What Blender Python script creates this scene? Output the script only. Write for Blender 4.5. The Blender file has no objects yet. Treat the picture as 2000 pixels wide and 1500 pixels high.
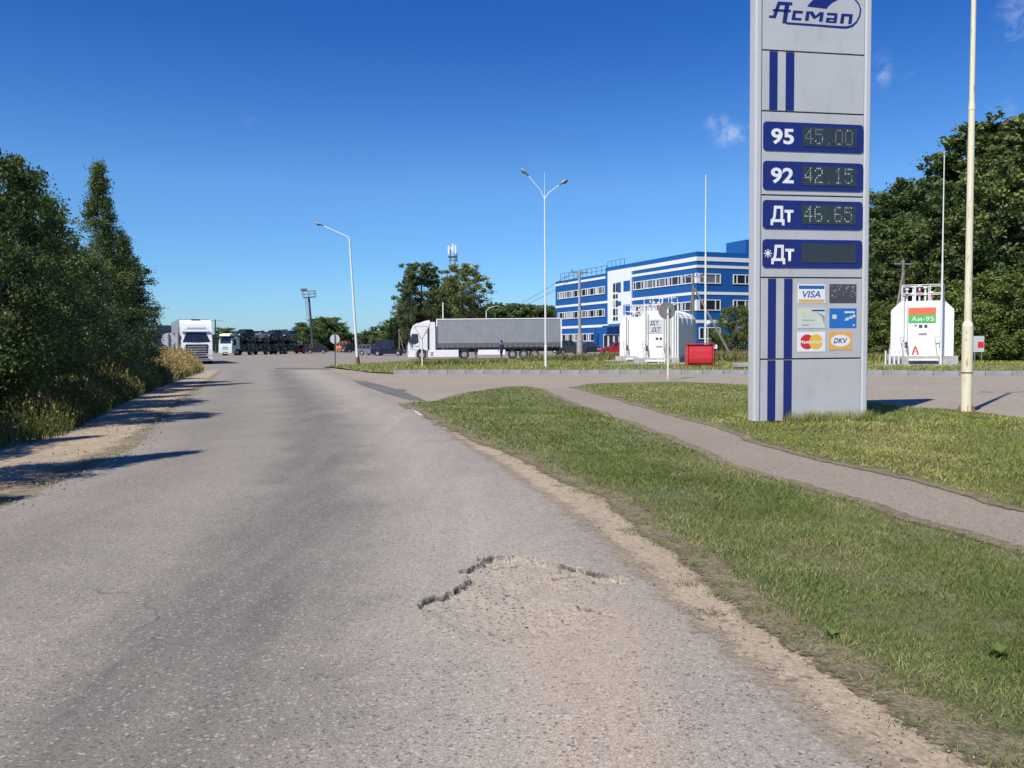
import bpy, math, random
import numpy as np
from mathutils import Vector, Matrix
from mathutils.geometry import tessellate_polygon
random.seed(7); rng = np.random.default_rng(7)
sc = bpy.context.scene
COL = sc.collection
R = math.radians

# ------------------------------------------------------------ camera
F_PX, PITCH, ROLL, CAM_H = 1617.0, R(2.85), R(0.5), 1.6
cp, sp, cr, sr = math.cos(PITCH), math.sin(PITCH), math.cos(-ROLL), math.sin(-ROLL)
cam = bpy.data.cameras.new('camera'); cam_o = bpy.data.objects.new('camera', cam); COL.objects.link(cam_o)
cam.sensor_width = 36; cam.lens = F_PX / 2000 * 36; cam.clip_end = 5000; cam.clip_start = .05
right = Vector((cr, sr*sp, sr*cp)); up = Vector((-sr, cr*sp, cr*cp)); fwd = Vector((0, cp, -sp))
mw = Matrix((right, up, -fwd)).transposed().to_4x4(); mw.translation = (0, 0, CAM_H)
cam_o.matrix_world = mw; sc.camera = cam_o

# ------------------------------------------------------------ light
SUN_EL = R(53); SH = (.60, .80)      # SH: the way shadows fall on the ground
sun_dir = Vector((-SH[0]*math.cos(SUN_EL), -SH[1]*math.cos(SUN_EL), math.sin(SUN_EL)))
sl = bpy.data.lights.new('sun', 'SUN'); sl.energy = 4.2; sl.angle = R(.53); sl.color = (1, .94, .84)
so = bpy.data.objects.new('sun', sl); COL.objects.link(so)
so.rotation_euler = (-sun_dir).to_track_quat('-Z', 'Y').to_euler(); so.location = sun_dir*60
W = bpy.data.worlds.new('World'); sc.world = W; W.use_nodes = True
nt = W.node_tree; nt.nodes.clear()
def N(t, typ, **kw):
    n = t.nodes.new(typ)
    for k, v in kw.items():
        if k[0] == 'i' and k[1:].isdigit(): n.inputs[int(k[1:])].default_value = v
        else: setattr(n, k, v)
    return n
sky = N(nt, 'ShaderNodeTexSky', sky_type='NISHITA', sun_disc=False, sun_elevation=SUN_EL,
        sun_rotation=math.atan2(-SH[0], -SH[1]), altitude=0, air_density=1.0, dust_density=.25, ozone_density=3.2)
hs = N(nt, 'ShaderNodeHueSaturation'); hs.inputs['Saturation'].default_value = 1.22; hs.inputs['Value'].default_value = 1.0
bg = N(nt, 'ShaderNodeBackground'); bg.inputs['Strength'].default_value = .098
wo = N(nt, 'ShaderNodeOutputWorld')
geo = N(nt, 'ShaderNodeTexCoord'); sz = N(nt, 'ShaderNodeSeparateXYZ'); nt.links.new(geo.outputs['Generated'], sz.inputs[0])
rp = N(nt, 'ShaderNodeValToRGB'); e = rp.color_ramp.elements; e[0].position = 0; e[0].color = (.47, .68, 1.0, 1); e[1].position = .55; e[1].color = (.56, .60, .86, 1)
for p_, c_ in ((.06, (.58, .75, 1.0, 1)), (.18, (.76, .83, 1.0, 1)), (.34, (.60, .64, .90, 1))):
    q = rp.color_ramp.elements.new(p_); q.color = c_
nt.links.new(sz.outputs[2], rp.inputs[0]); mu = N(nt, 'ShaderNodeMix', data_type='RGBA', blend_type='MULTIPLY'); mu.inputs[0].default_value = 1
nt.links.new(sky.outputs[0], mu.inputs[6]); nt.links.new(rp.outputs[0], mu.inputs[7]); nt.links.new(mu.outputs[2], hs.inputs['Color'])
# thin high wisps of cloud, at their own bearings in the sky
def ray(px, py):
    x = (px-1000)/F_PX; y = -(py-750)/F_PX
    x, y = cr*x - sr*y, sr*x + cr*y
    return (x, cp + y*sp, -sp + y*cp)
wn = N(nt, 'ShaderNodeTexNoise'); wn.inputs['Scale'].default_value = 48; wn.inputs['Detail'].default_value = 7; wn.inputs['Roughness'].default_value = .62; wn.inputs['Distortion'].default_value = .6
nt.links.new(geo.outputs['Generated'], wn.inputs['Vector'])
acc = None
for (cx, cy, rad, amp, ax, ay) in [(1432, 264, .034, .55, 1.0, 1.9), (1720, 140, .022, .42, 1.4, .8), (1778, 158, .013, .3, 1, 1), (1990, 30, .04, .42, 1.5, .9), (1400, 240, .02, .4, 1, 1.5), (1960, 222, .03, .18, 1, 1.6), (490, 238, .016, .10, 1, 1.5)]:
    d = Vector(ray(cx, cy)).normalized()
    sub = N(nt, 'ShaderNodeVectorMath', operation='SUBTRACT'); sub.inputs[1].default_value = d
    nt.links.new(geo.outputs['Generated'], sub.inputs[0])
    ml = N(nt, 'ShaderNodeVectorMath', operation='MULTIPLY'); ml.inputs[1].default_value = (ax, ax, ay); nt.links.new(sub.outputs[0], ml.inputs[0])
    ln = N(nt, 'ShaderNodeVectorMath', operation='LENGTH'); nt.links.new(ml.outputs[0], ln.inputs[0])
    mr = N(nt, 'ShaderNodeMapRange', interpolation_type='SMOOTHSTEP'); mr.inputs[1].default_value = 0; mr.inputs[2].default_value = rad; mr.inputs[3].default_value = amp; mr.inputs[4].default_value = 0
    nt.links.new(ln.outputs['Value'], mr.inputs[0])
    if acc is None: acc = mr.outputs[0]
    else:
        a = N(nt, 'ShaderNodeMath', operation='MAXIMUM'); nt.links.new(acc, a.inputs[0]); nt.links.new(mr.outputs[0], a.inputs[1]); acc = a.outputs[0]
nr = N(nt, 'ShaderNodeMapRange'); nr.inputs[1].default_value = .44; nr.inputs[2].default_value = .78; nt.links.new(wn.outputs[0], nr.inputs[0])
cm = N(nt, 'ShaderNodeMath', operation='MULTIPLY'); nt.links.new(acc, cm.inputs[0]); nt.links.new(nr.outputs[0], cm.inputs[1])
mx = N(nt, 'ShaderNodeMix', data_type='RGBA'); mx.inputs[7].default_value = (7.0, 7.4, 8.0, 1)
nt.links.new(cm.outputs[0], mx.inputs[0]); nt.links.new(hs.outputs[0], mx.inputs[6]); nt.links.new(mx.outputs[2], bg.inputs[0]); nt.links.new(bg.outputs[0], wo.inputs[0])
sc.view_settings.view_transform = 'Standard'; sc.view_settings.look = 'None'; sc.view_settings.gamma = 1; sc.view_settings.exposure = 0.52
try: sc.view_settings.use_curve_mapping = False
except Exception: pass
sc.render.engine = 'CYCLES'; sc.cycles.max_bounces = 6; sc.cycles.transparent_max_bounces = 8

# ------------------------------------------------------------ measuring helpers (a ray of the photograph met with the ground or a wall)
def G(px, py, z=0.0):
    d = ray(px, py); t = (z-CAM_H)/d[2]; return (d[0]*t, d[1]*t)
def V(px, py, A, B):
    d = ray(px, py); ex, ey = B[0]-A[0], B[1]-A[1]; L = math.hypot(ex, ey); ex /= L; ey /= L
    det = -d[0]*ey + ex*d[1]; t = (-A[0]*ey + ex*A[1])/det
    return (t*d[0]-A[0])*ex + (t*d[1]-A[1])*ey, CAM_H + d[2]*t
def at(px, Y):                      # X on the ground at distance Y under photo column px
    return (px-1000)/F_PX*Y

# ------------------------------------------------------------ object helpers
def tag(o, label=None, cat=None, group=None, kind=None):
    if label: o['label'] = label
    if cat: o['category'] = cat
    if group: o['group'] = group
    if kind: o['kind'] = kind
    return o
def thing(name, label, cat, loc=(0, 0, 0), rz=0, group=None):
    o = bpy.data.objects.new(name, None); COL.objects.link(o); o.empty_display_size = .3
    o.location = loc; o.rotation_euler = (0, 0, rz)
    return tag(o, label, cat, group)
def copy_tree(o, parent=None, loc=None, rz=None, scale=None):
    c = o.copy(); COL.objects.link(c); c.parent = parent
    if loc is not None: c.location = loc
    if rz is not None: c.rotation_euler = (0, 0, rz)
    if scale is not None: c.scale = scale
    for ch in o.children: copy_tree(ch, c)
    return c
def link(name, me, mats, parent=None, loc=None):
    o = bpy.data.objects.new(name, me); COL.objects.link(o)
    for m in (mats if isinstance(mats, (list, tuple)) else [mats]): me.materials.append(m)
    if parent is not None: o.parent = parent
    if loc: o.location = loc
    return o
class MB:
    def __init__(s): s.v = []; s.f = []; s.m = []; s.sm = []
    def add(s, vs, fs, m=0, smooth=False):
        b = len(s.v); s.v += [tuple(v) for v in vs]
        for f in fs: s.f.append(tuple(i+b for i in f)); s.m.append(m); s.sm.append(smooth)
        return s
    def box(s, x0, x1, y0, y1, z0, z1, m=0, rot=None):
        vs = [(x, y, z) for z in (z0, z1) for y in (y0, y1) for x in (x0, x1)]
        if rot:
            c = Vector(((x0+x1)/2, (y0+y1)/2, (z0+z1)/2)); vs = [rot @ (Vector(v)-c) + c for v in vs]
        return s.add(vs, [(0, 2, 3, 1), (4, 5, 7, 6), (0, 1, 5, 4), (2, 6, 7, 3), (0, 4, 6, 2), (1, 3, 7, 5)], m)
    def cyl(s, p0, p1, r0, r1=None, n=10, m=0, cap=True):
        r1 = r0 if r1 is None else r1
        p0 = Vector(p0); p1 = Vector(p1); d = (p1-p0).normalized()
        a = d.orthogonal().normalized(); b = d.cross(a)
        vs = []
        for p, r in ((p0, r0), (p1, r1)):
            for i in range(n):
                t = 2*math.pi*i/n; vs.append(p + (a*math.cos(t)+b*math.sin(t))*r)
        s.add(vs, [(i, (i+1) % n, n+(i+1) % n, n+i) for i in range(n)], m, True)
        if cap: s.add(vs, [tuple(range(n-1, -1, -1)), tuple(range(n, 2*n))], m)
        return s
    def tube(s, pts, r, n=8, m=0):
        for i in range(len(pts)-1):
            ra, rb = (r[i], r[i+1]) if isinstance(r, (list, tuple)) else (r, r)
            s.cyl(pts[i], pts[i+1], ra, rb, n, m)
        return s
    def prism(s, prof, a0, a1, axis='y', m=0, smooth=False, top=1.0):    # profile in the two other axes
        n = len(prof); vs = []
        for a in (a0, a1):
            for (p, q) in prof:
                vs.append({'y': (p, a, q), 'x': (a, p, q), 'z': (p, q, a)}[axis])
        fs = [(i, (i+1) % n, n+(i+1) % n, n+i) for i in range(n)]
        s.add(vs, fs, m, smooth); s.add(vs, [tuple(range(n-1, -1, -1)), tuple(range(n, 2*n))], m)
        return s
    def quad(s, a, b, c, d, m=0): return s.add([a, b, c, d], [(0, 1, 2, 3)], m)
    def build(s, name, mats, parent=None, bevel=0, loc=None, seg=2):
        me = bpy.data.meshes.new(name); me.from_pydata(s.v, [], s.f)
        me.polygons.foreach_set('material_index', s.m); me.polygons.foreach_set('use_smooth', s.sm)
        o = link(name, me, mats, parent, loc)
        if len(s.f) < 20000:
            import bmesh
            bm = bmesh.new(); bm.from_mesh(me); bmesh.ops.recalc_face_normals(bm, faces=bm.faces); bm.to_mesh(me); bm.free()
        if bevel:
            b = o.modifiers.new('bevel', 'BEVEL'); b.width = bevel; b.segments = seg; b.limit_method = 'ANGLE'; b.angle_limit = R(35); b.harden_normals = False
        return o
def np_mesh(name, V_, F_, mats, parent=None, attrs=None, smooth=False):
    """V_ (n,3), F_ (m,k) arrays"""
    me = bpy.data.meshes.new(name); n, k = F_.shape
    me.vertices.add(len(V_)); me.vertices.foreach_set('co', V_.astype(np.float32).ravel())
    me.loops.add(n*k); me.loops.foreach_set('vertex_index', F_.astype(np.int32).ravel())
    me.polygons.add(n); me.polygons.foreach_set('loop_start', np.arange(0, n*k, k, dtype=np.int32)); 
    if smooth: me.polygons.foreach_set('use_smooth', np.ones(n, dtype=bool))
    me.update(calc_edges=True)
    for an, (dom, arr) in (attrs or {}).items():
        a = me.attributes.new(an, 'FLOAT', dom); a.data.foreach_set('value', arr.astype(np.float32).ravel())
    o = link(name, me, mats, parent) if mats is not None else me
    return o

# ------------------------------------------------------------ materials
class MT:
    def __init__(s, name, rough=.7):
        s.m = bpy.data.materials.new(name); s.m.use_nodes = True; s.t = s.m.node_tree
        s.b = s.t.nodes['Principled BSDF']; s.b.inputs['Roughness'].default_value = rough
        s.pos = s.t.nodes.new('ShaderNodeNewGeometry').outputs['Position']
        s.oc = s.t.nodes.new('ShaderNodeTexCoord').outputs['Object']
    def l(s, a, b): s.t.links.new(a, b)
    def noise(s, scale, detail=3, rough=.5, vec=None, lo=.3, hi=.7, a=0, b=1, dist=0):
        n = N(s.t, 'ShaderNodeTexNoise'); n.inputs['Scale'].default_value = scale; n.inputs['Detail'].default_value = detail
        n.inputs['Roughness'].default_value = rough; n.inputs['Distortion'].default_value = dist
        s.l(vec if vec is not None else s.pos, n.inputs['Vector']); return s.rng(n.outputs[0], lo, hi, a, b)
    def rng(s, v, lo, hi, a=0, b=1):
        r = N(s.t, 'ShaderNodeMapRange'); 
        for i, x in enumerate((lo, hi, a, b)): r.inputs[i+1].default_value = x
        s.l(v, r.inputs[0]); return r.outputs[0]
    def vor(s, scale, out='Color', vec=None):
        n = N(s.t, 'ShaderNodeTexVoronoi'); n.inputs['Scale'].default_value = scale; s.l(vec if vec is not None else s.pos, n.inputs['Vector'])
        if out == 'Color':
            q = N(s.t, 'ShaderNodeSeparateColor'); s.l(n.outputs['Color'], q.inputs[0]); return q.outputs[0]
        return n.outputs[out]
    def mix(s, f, a, b, mode='MIX'):
        x = N(s.t, 'ShaderNodeMix', data_type='RGBA', blend_type=mode)
        for v, i in ((f, 0), (a, 6), (b, 7)):
            if isinstance(v, (int, float)): x.inputs[i].default_value = v
            elif isinstance(v, tuple): x.inputs[i].default_value = v + (1,) if len(v) == 3 else v
            else: s.l(v, x.inputs[i])
        return x.outputs[2]
    def math(s, op, a, b=None):
        x = N(s.t, 'ShaderNodeMath', operation=op)
        for v, i in ((a, 0), (b, 1)):
            if v is None: continue
            if isinstance(v, (int, float)): x.inputs[i].default_value = v
            else: s.l(v, x.inputs[i])
        return x.outputs[0]
    def attr(s, n): a = N(s.t, 'ShaderNodeAttribute', attribute_name=n); return a.outputs['Fac']
    def sep(s, v):
        x = N(s.t, 'ShaderNodeSeparateXYZ'); s.l(v, x.inputs[0]); return x.outputs
    def scale(s, v, vec):
        x = N(s.t, 'ShaderNodeVectorMath', operation='MULTIPLY'); x.inputs[1].default_value = vec; s.l(v, x.inputs[0]); return x.outputs[0]
    def col(s, c):
        if isinstance(c, tuple): s.b.inputs['Base Color'].default_value = c + (1,)
        else: s.l(c, s.b.inputs['Base Color'])
    def bump(s, h, dist=.01, st=1.0):
        x = N(s.t, 'ShaderNodeBump'); x.inputs['Strength'].default_value = st; x.inputs['Distance'].default_value = dist
        s.l(h, x.inputs['Height']); s.l(x.outputs[0], s.b.inputs['Normal'])

def paint(name, c, rough=.45, var=.10, metal=0.0, dirt=.0, dirtcol=(.16, .13, .09), coat=0.0, scale=3.0):
    m = MT(name, rough); n = m.noise(scale, 4, .6, m.oc, .3, .7, 1-var, 1+var*.4)
    v = m.mix(1.0, c, n, 'MULTIPLY')
    if dirt > 0:
        d = m.noise(scale*2.3, 6, .7, m.scale(m.oc, (1, 1, .35)), .52, .75, 0, dirt); v = m.mix(d, v, dirtcol)
    m.col(v); m.b.inputs['Metallic'].default_value = metal; m.b.inputs['Coat Weight'].default_value = coat
    r = m.noise(scale*4, 3, .5, m.oc, .3, .7, rough*.85, min(1, rough*1.2)); m.l(r, m.b.inputs['Roughness'])
    return m.m
def glass(name, c=(.02, .025, .03), rough=.06):
    m = MT(name, rough); m.col(m.mix(m.noise(1.2, 2, .5, m.oc), c, tuple(x*2.2 for x in c))); m.b.inputs['Specular IOR Level'].default_value = .8
    return m.m

def asphalt(name, c0, c1, warm, uvroad=False, fleck=.5, agg=70):
    m = MT(name, .9)
    big = m.noise(.28, 5, .55, None, .35, .68); mid = m.noise(2.1, 6, .65, None, .32, .7)
    c = m.mix(big, c0, c1); c = m.mix(m.math('MULTIPLY', mid, .45), c, warm)
    if uvroad:
        v = m.attr('v'); rag = m.noise(.9, 5, .6, None, .2, .8, -.06, .06)
        vv = m.math('ADD', v, rag)
        def band(c0_, w):
            d = m.math('ABSOLUTE', m.math('SUBTRACT', vv, c0_)); return m.rng(d, w, w*.25, 0, 1)
        streak = m.noise(1.0, 5, .6, m.scale(m.pos, (3.5, .35, 1)), .3, .7, .35, 1)
        c = m.mix(m.math('MULTIPLY', m.math('MULTIPLY', band(.54, .14), streak), .82), c, (.108, .095, .086))
        c = m.mix(m.math('MULTIPLY', m.math('MULTIPLY', band(.18, .12), streak), .4), c, (.13, .113, .10))
        c = m.mix(m.math('MULTIPLY', m.math('MULTIPLY', band(.82, .16), streak), .85), c, (.36, .32, .265))
        d = m.attr('dirt'); dn = m.math('MULTIPLY', d, m.noise(9, 6, .7, None, .25, .6))
        c = m.mix(dn, c, m.mix(m.noise(14, 5, .7), (.28, .245, .19), (.40, .35, .28)))
        pk = m.attr('pink'); pn = m.math('MULTIPLY', pk, m.noise(5, 6, .75, None, .3, .55))
        c = m.mix(m.math('MULTIPLY', pn, .75), c, (.37, .28, .215))
    a = m.vor(agg); a2 = m.vor(agg*.45)
    k = m.rng(a, 0, 1, .62, 1.38); 
    if uvroad: k = m.mix(m.math('MULTIPLY', m.attr('dirt'), .6), k, (1, 1, 1))
    c = m.mix(1.0, c, k, 'MULTIPLY')
    c = m.mix(m.math('MULTIPLY', m.math('GREATER_THAN', a2, .95), fleck), c, (.52, .49, .45))
    c = m.mix(m.math('MULTIPLY', m.math('LESS_THAN', a2, .05), .6), c, (.06, .055, .05))
    # hairline cracks
    cn = N(m.t, 'ShaderNodeTexVoronoi', feature='DISTANCE_TO_EDGE'); cn.inputs['Scale'].default_value = .42
    wv = N(m.t, 'ShaderNodeVectorMath', operation='ADD'); nn = N(m.t, 'ShaderNodeTexNoise'); nn.inputs['Scale'].default_value = 1.6; nn.inputs['Detail'].default_value = 6
    m.l(m.pos, nn.inputs['Vector']); m.l(m.pos, wv.inputs[0]); m.l(m.scale(nn.outputs['Color'], (1.1, 1.1, 0)), wv.inputs[1]); m.l(wv.outputs[0], cn.inputs['Vector'])
    crack = m.math('MULTIPLY', m.rng(cn.outputs['Distance'], .002, .008, 1, 0), m.noise(.5, 4, .6, None, .56, .63))
    c = m.mix(m.math('MULTIPLY', crack, .38), c, (.05, .045, .04))
    if uvroad: c = m.mix(m.attr('crack'), c, (.045, .04, .035))
    m.col(c)
    h = m.math('ADD', m.rng(a, 0, 1, 0, .6), m.math('MULTIPLY', crack, -1.5)); m.bump(h, .006, .7)
    return m.m

M = {}
M['road'] = asphalt('worn_asphalt', (.194, .176, .153), (.256, .232, .200), (.30, .265, .215), True, fleck=.40, agg=165)
M['yard'] = asphalt('yard_asphalt', (.205, .178, .148), (.245, .212, .176), (.27, .235, .19), fleck=.15, agg=60)
M['drive'] = asphalt('driveway_asphalt', (.255, .216, .168), (.295, .252, .196), (.32, .275, .21), fleck=.2, agg=80)
M['path'] = asphalt('path_asphalt', (.240, .195, .148), (.275, .228, .176), (.25, .21, .165), fleck=.25, agg=140)
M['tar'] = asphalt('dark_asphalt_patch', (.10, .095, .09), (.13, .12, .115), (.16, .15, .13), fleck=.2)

m = MT('sandy_grit', .95)          # thin sand over asphalt, frays out at its road side
c = m.mix(m.noise(1.7, 6, .65), (.31, .245, .17), (.42, .335, .235)); c = m.mix(m.noise(22, 5, .7, None, .5, .75, 0, .6), c, (.24, .20, .155))
a = m.vor(60); c = m.mix(1.0, c, m.rng(a, 0, 1, .8, 1.18), 'MULTIPLY'); c = m.mix(m.math('MULTIPLY', m.math('GREATER_THAN', m.vor(26), .965), .7), c, (.14, .12, .10))
m.col(c); m.bump(m.noise(30, 6, .7), .012, .6)
v = m.attr('v'); e = m.math('ADD', m.math('ADD', m.rng(v, .0, .45, -.25, 1.15), m.noise(2.2, 6, .7, None, .25, .75, -.30, .30)), m.noise(24, 5, .7, None, .25, .75, -.30, .30))
al = m.rng(e, .30, .75, 0, 1); m.l(al, m.b.inputs['Alpha']); M['sand'] = m.m

m = MT('dry_soil', .95)
c = m.mix(m.noise(.6, 6, .6), (.20, .165, .11), (.30, .25, .17)); c = m.mix(m.noise(8, 6, .7, None, .4, .7), c, (.14, .15, .06)); m.col(c); m.bump(m.noise(25, 5, .7), .02, .6); M['soil'] = m.m

def lawnmat(name, g0, g1, dry, dryamt=.75, fine=12):
    m = MT(name, .95)
    c = m.mix(m.noise(.9, 6, .6, None, .35, .65), g0, g1)
    c = m.mix(m.noise(.45, 7, .7, m.scale(m.pos, (1, 1.2, 1)), .46, .66, 0, dryamt), c, dry)
    c = m.mix(1, c, m.noise(fine, 6, .75, None, .3, .7, .62, 1.3), 'MULTIPLY'); m.col(c); m.bump(m.noise(fine*3, 5, .7), .03, .8)
    return m.m
M['lawn'] = lawnmat('mown_lawn_ground', (.12, .15, .045), (.165, .18, .06), (.28, .235, .12), .85)
M['meadow'] = lawnmat('meadow_ground', (.085, .105, .035), (.13, .15, .05), (.22, .19, .10), .6, 3)
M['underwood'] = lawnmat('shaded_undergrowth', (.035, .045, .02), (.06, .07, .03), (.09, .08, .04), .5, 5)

def leafmat(name, c0, c1, dry=None, trans=.35, rough=.55, pnoise=.25):
    m = MT(name, rough); t = m.attr('tint'); oi = N(m.t, 'ShaderNodeObjectInfo')
    c = m.mix(t, c0, c1)
    if dry: c = m.mix(m.math('GREATER_THAN', t, .86), c, dry)
    c = m.mix(1, c, m.mix(oi.outputs['Random'], (.72, .80, .80), (1.30, 1.18, 1.05)), 'MULTIPLY')
    c = m.mix(1, c, m.noise(pnoise, 4, .6, None, .3, .7, .78, 1.22), 'MULTIPLY')
    m.col(c); m.b.inputs['Specular IOR Level'].default_value = .25
    tr = N(m.t, 'ShaderNodeBsdfTranslucent'); m.l(m.mix(1, c, (1.3, 1.35, .6), 'MULTIPLY'), tr.inputs[0])
    ms = N(m.t, 'ShaderNodeMixShader'); ms.inputs[0].default_value = trans
    out = [n for n in m.t.nodes if n.type == 'OUTPUT_MATERIAL'][0]
    m.l(m.b.outputs[0], ms.inputs[1]); m.l(tr.outputs[0], ms.inputs[2]); m.l(ms.outputs[0], out.inputs[0])
    return m.m
M['blade'] = leafmat('lawn_blades', (.150, .205, .048), (.285, .30, .10), (.42, .37, .19), .3, .6, .8)
M['weed'] = leafmat('tall_grass_blades', (.12, .155, .045), (.25, .24, .10), (.36, .29, .17), .3, .7, .4)
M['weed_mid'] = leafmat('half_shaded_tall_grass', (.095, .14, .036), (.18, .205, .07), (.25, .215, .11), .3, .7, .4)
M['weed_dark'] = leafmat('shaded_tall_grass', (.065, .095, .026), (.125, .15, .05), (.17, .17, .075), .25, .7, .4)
M['leaf_birch'] = leafmat('birch_leaves', (.070, .115, .048), (.155, .21, .085), None, .3)
M['leaf_alder'] = leafmat('alder_leaves', (.055, .09, .03), (.12, .165, .055), None, .28)
M['leaf_forest'] = leafmat('forest_leaves', (.055, .09, .033), (.165, .215, .08), None, .25)
M['leaf_willow'] = leafmat('willow_leaves', (.10, .15, .042), (.19, .24, .075), None, .3)
M['leaf_poplar'] = leafmat('poplar_leaves', (.085, .125, .058), (.19, .225, .09), (.25, .18, .08), .3)
M['needle'] = leafmat('spruce_needles', (.022, .04, .022), (.04, .065, .03), None, .1)
M['bark'] = paint('grey_bark', (.13, .11, .09), .9, .4, scale=6)
M['birch_bark'] = paint('pale_bark', (.40, .38, .34), .8, .5, dirt=.7, dirtcol=(.05, .045, .04), scale=5)
M['twig'] = paint('dead_twigs', (.24, .16, .11), .9, .4, scale=6)

M['pylon'] = paint('pylon_grey_cladding', (.49, .495, .505), .42, .06, dirt=.30, dirtcol=(.30, .28, .25), scale=1.2)
M['pylon_edge'] = paint('pylon_light_grey_column', (.53, .535, .55), .45, .05, dirt=.10, scale=1.5)
M['gap'] = paint('dark_joint', (.05, .05, .055), .8)
M['navy'] = paint('navy_blue_vinyl', (.012, .022, .165), .35, .06)
M['white'] = paint('white_vinyl', (.80, .80, .80), .45, .03)
M['screen'] = paint('dark_display_glass', (.035, .045, .05), .22, .2, scale=8)
m = MT('display_dots_lit', .4); m.col((.50, .54, .40)); m.b.inputs['Emission Color'].default_value = (.8, .92, .65, 1); m.b.inputs['Emission Strength'].default_value = .12; M['led'] = m.m
M['led_dim'] = paint('display_dots_unlit', (.20, .23, .21), .5)
M['whitepaint'] = paint('white_tank_paint', (.80, .80, .78), .4, .06, dirt=.38, dirtcol=(.5, .42, .32), scale=1.6)
M['whitemetal'] = paint('white_pipe_paint', (.78, .78, .76), .45, .08, dirt=.2, dirtcol=(.4, .3, .2))
m = MT('cream_pole_paint', .5)
c = m.mix(m.noise(1.2, 4, .6, m.oc), (.72, .65, .44), (.78, .73, .56))
rst = m.noise(3.2, 7, .72, m.scale(m.oc, (2.6, 2.6, .55)), .57, .65); c = m.mix(rst, c, m.mix(m.noise(20, 4, .6, m.oc), (.30, .13, .05), (.42, .22, .09)))
c = m.mix(m.math('MULTIPLY', m.noise(.9, 5, .6, m.scale(m.oc, (1, 1, .3)), .45, .7), .35), c, (.60, .48, .30)); m.col(c); M['pole'] = m.m
M['polewhite'] = paint('white_lamp_post_paint', (.74, .75, .74), .45, .08, dirt=.25, dirtcol=(.45, .33, .2))
M['rust'] = paint('rusty_base', (.22, .11, .06), .85, .4, scale=12)
M['concrete'] = paint('concrete', (.38, .37, .35), .9, .25, dirt=.3, scale=2.5)
M['kerb'] = paint('kerb_concrete', (.25, .25, .26), .9, .25, dirt=.3, scale=2.0)
M['wood'] = paint('weathered_wood', (.22, .19, .16), .9, .3, scale=5)
M['darkmetal'] = paint('dark_metal', (.06, .06, .065), .5, .3)
M['greymetal'] = paint('grey_metal', (.30, .31, .32), .45, .2, metal=.3)
M['galv'] = paint('galvanised_steel', (.42, .43, .44), .45, .15, metal=.5)
M['bldg_blue'] = paint('blue_facade_panels', (.008, .098, .33), .5, .05, scale=.6)
M['bldg_white'] = paint('white_facade_panels', (.78, .80, .81), .5, .04, scale=.6)
M['winframe'] = paint('white_window_frame', (.80, .80, .80), .4, .03)
m = MT('window_glass', .08); oi = N(m.t, 'ShaderNodeObjectInfo'); q = oi.outputs['Random']
c = m.mix(m.math('GREATER_THAN', q, .72), (.02, .026, .03), (.16, .17, .17)); c = m.mix(m.math('GREATER_THAN', q, .9), c, (.42, .42, .38)); m.col(c); M['winglass'] = m.m
M['roofing'] = paint('grey_roofing', (.18, .18, .18), .9)
M['red'] = paint('red_fire_box_paint', (.62, .035, .045), .4, .08, dirt=.1, scale=3)
M['signgrey'] = paint('grey_sign_back', (.20, .20, .21), .6, .1)
M['signpale'] = paint('pale_sign_back', (.52, .54, .56), .5, .1)
M['signwhite'] = paint('white_sign_face', (.76, .76, .74), .5, .05)
M['fadedred'] = paint('faded_red_border', (.50, .34, .33), .6, .2)
M['tyre'] = paint('tyre_rubber', (.025, .025, .027), .85, .2)
M['rim'] = paint('steel_rim', (.42, .43, .44), .35, .15, metal=.4)
M['black'] = paint('black_plastic', (.02, .02, .022), .5, .2)
M['carglass'] = glass('vehicle_glass', (.012, .016, .02), .04)
M['lamp'] = paint('headlamp_lens', (.60, .62, .64), .12)
M['taillamp'] = paint('red_lamp_lens', (.5, .01, .01), .2)
M['truckwhite'] = paint('white_truck_paint', (.80, .80, .80), .28, .04, coat=.4, dirt=.06, scale=1.5)
M['curtain'] = paint('grey_tarpaulin', (.26, .275, .29), .55, .12, dirt=.15, scale=.8)
M['curtain_dark'] = paint('dark_grey_strap_band', (.10, .11, .125), .6, .12)

# ------------------------------------------------------------ ground sheets
def sheet(name, poly, z, mt, label=None, kind='structure', sub=None):
    vs = [Vector((x, y, z)) for x, y in poly]; tris = tessellate_polygon([vs])
    me = bpy.data.meshes.new(name); me.from_pydata(vs, [], [tuple(t) for t in tris])
    me.update()
    if sum(p.normal.z for p in me.polygons) < 0: me.flip_normals()
    o = link(name, me, mt); tag(o, kind=kind)
    return o
def densify(pts, step=.3, amp=.06, closed=True, seed=1):
    r = np.random.default_rng(seed); out = []; n = len(pts)
    for i in range(n if closed else n-1):
        a = pts[i]; b = pts[(i+1) % n]; L = math.hypot(b[0]-a[0], b[1]-a[1]); k = max(1, int(L/step))
        for j in range(k):
            t = j/k; q = amp if 0 < L < 60 else 0
            out.append((a[0]+(b[0]-a[0])*t + r.normal()*q*.5, a[1]+(b[1]-a[1])*t + r.normal()*q*.5))
    if not closed: out.append(pts[-1])
    return out
def inpoly(x, y, poly):
    ins = np.zeros(len(x), bool); n = len(poly); j = n-1
    for i in range(n):
        xi, yi = poly[i]; xj, yj = poly[j]
        if yi != yj:
            c = ((yi > y) != (yj > y)) & (x < (xj-xi)*(y-yi)/(yj-yi)+xi); ins ^= c
        j = i
    return ins
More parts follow.
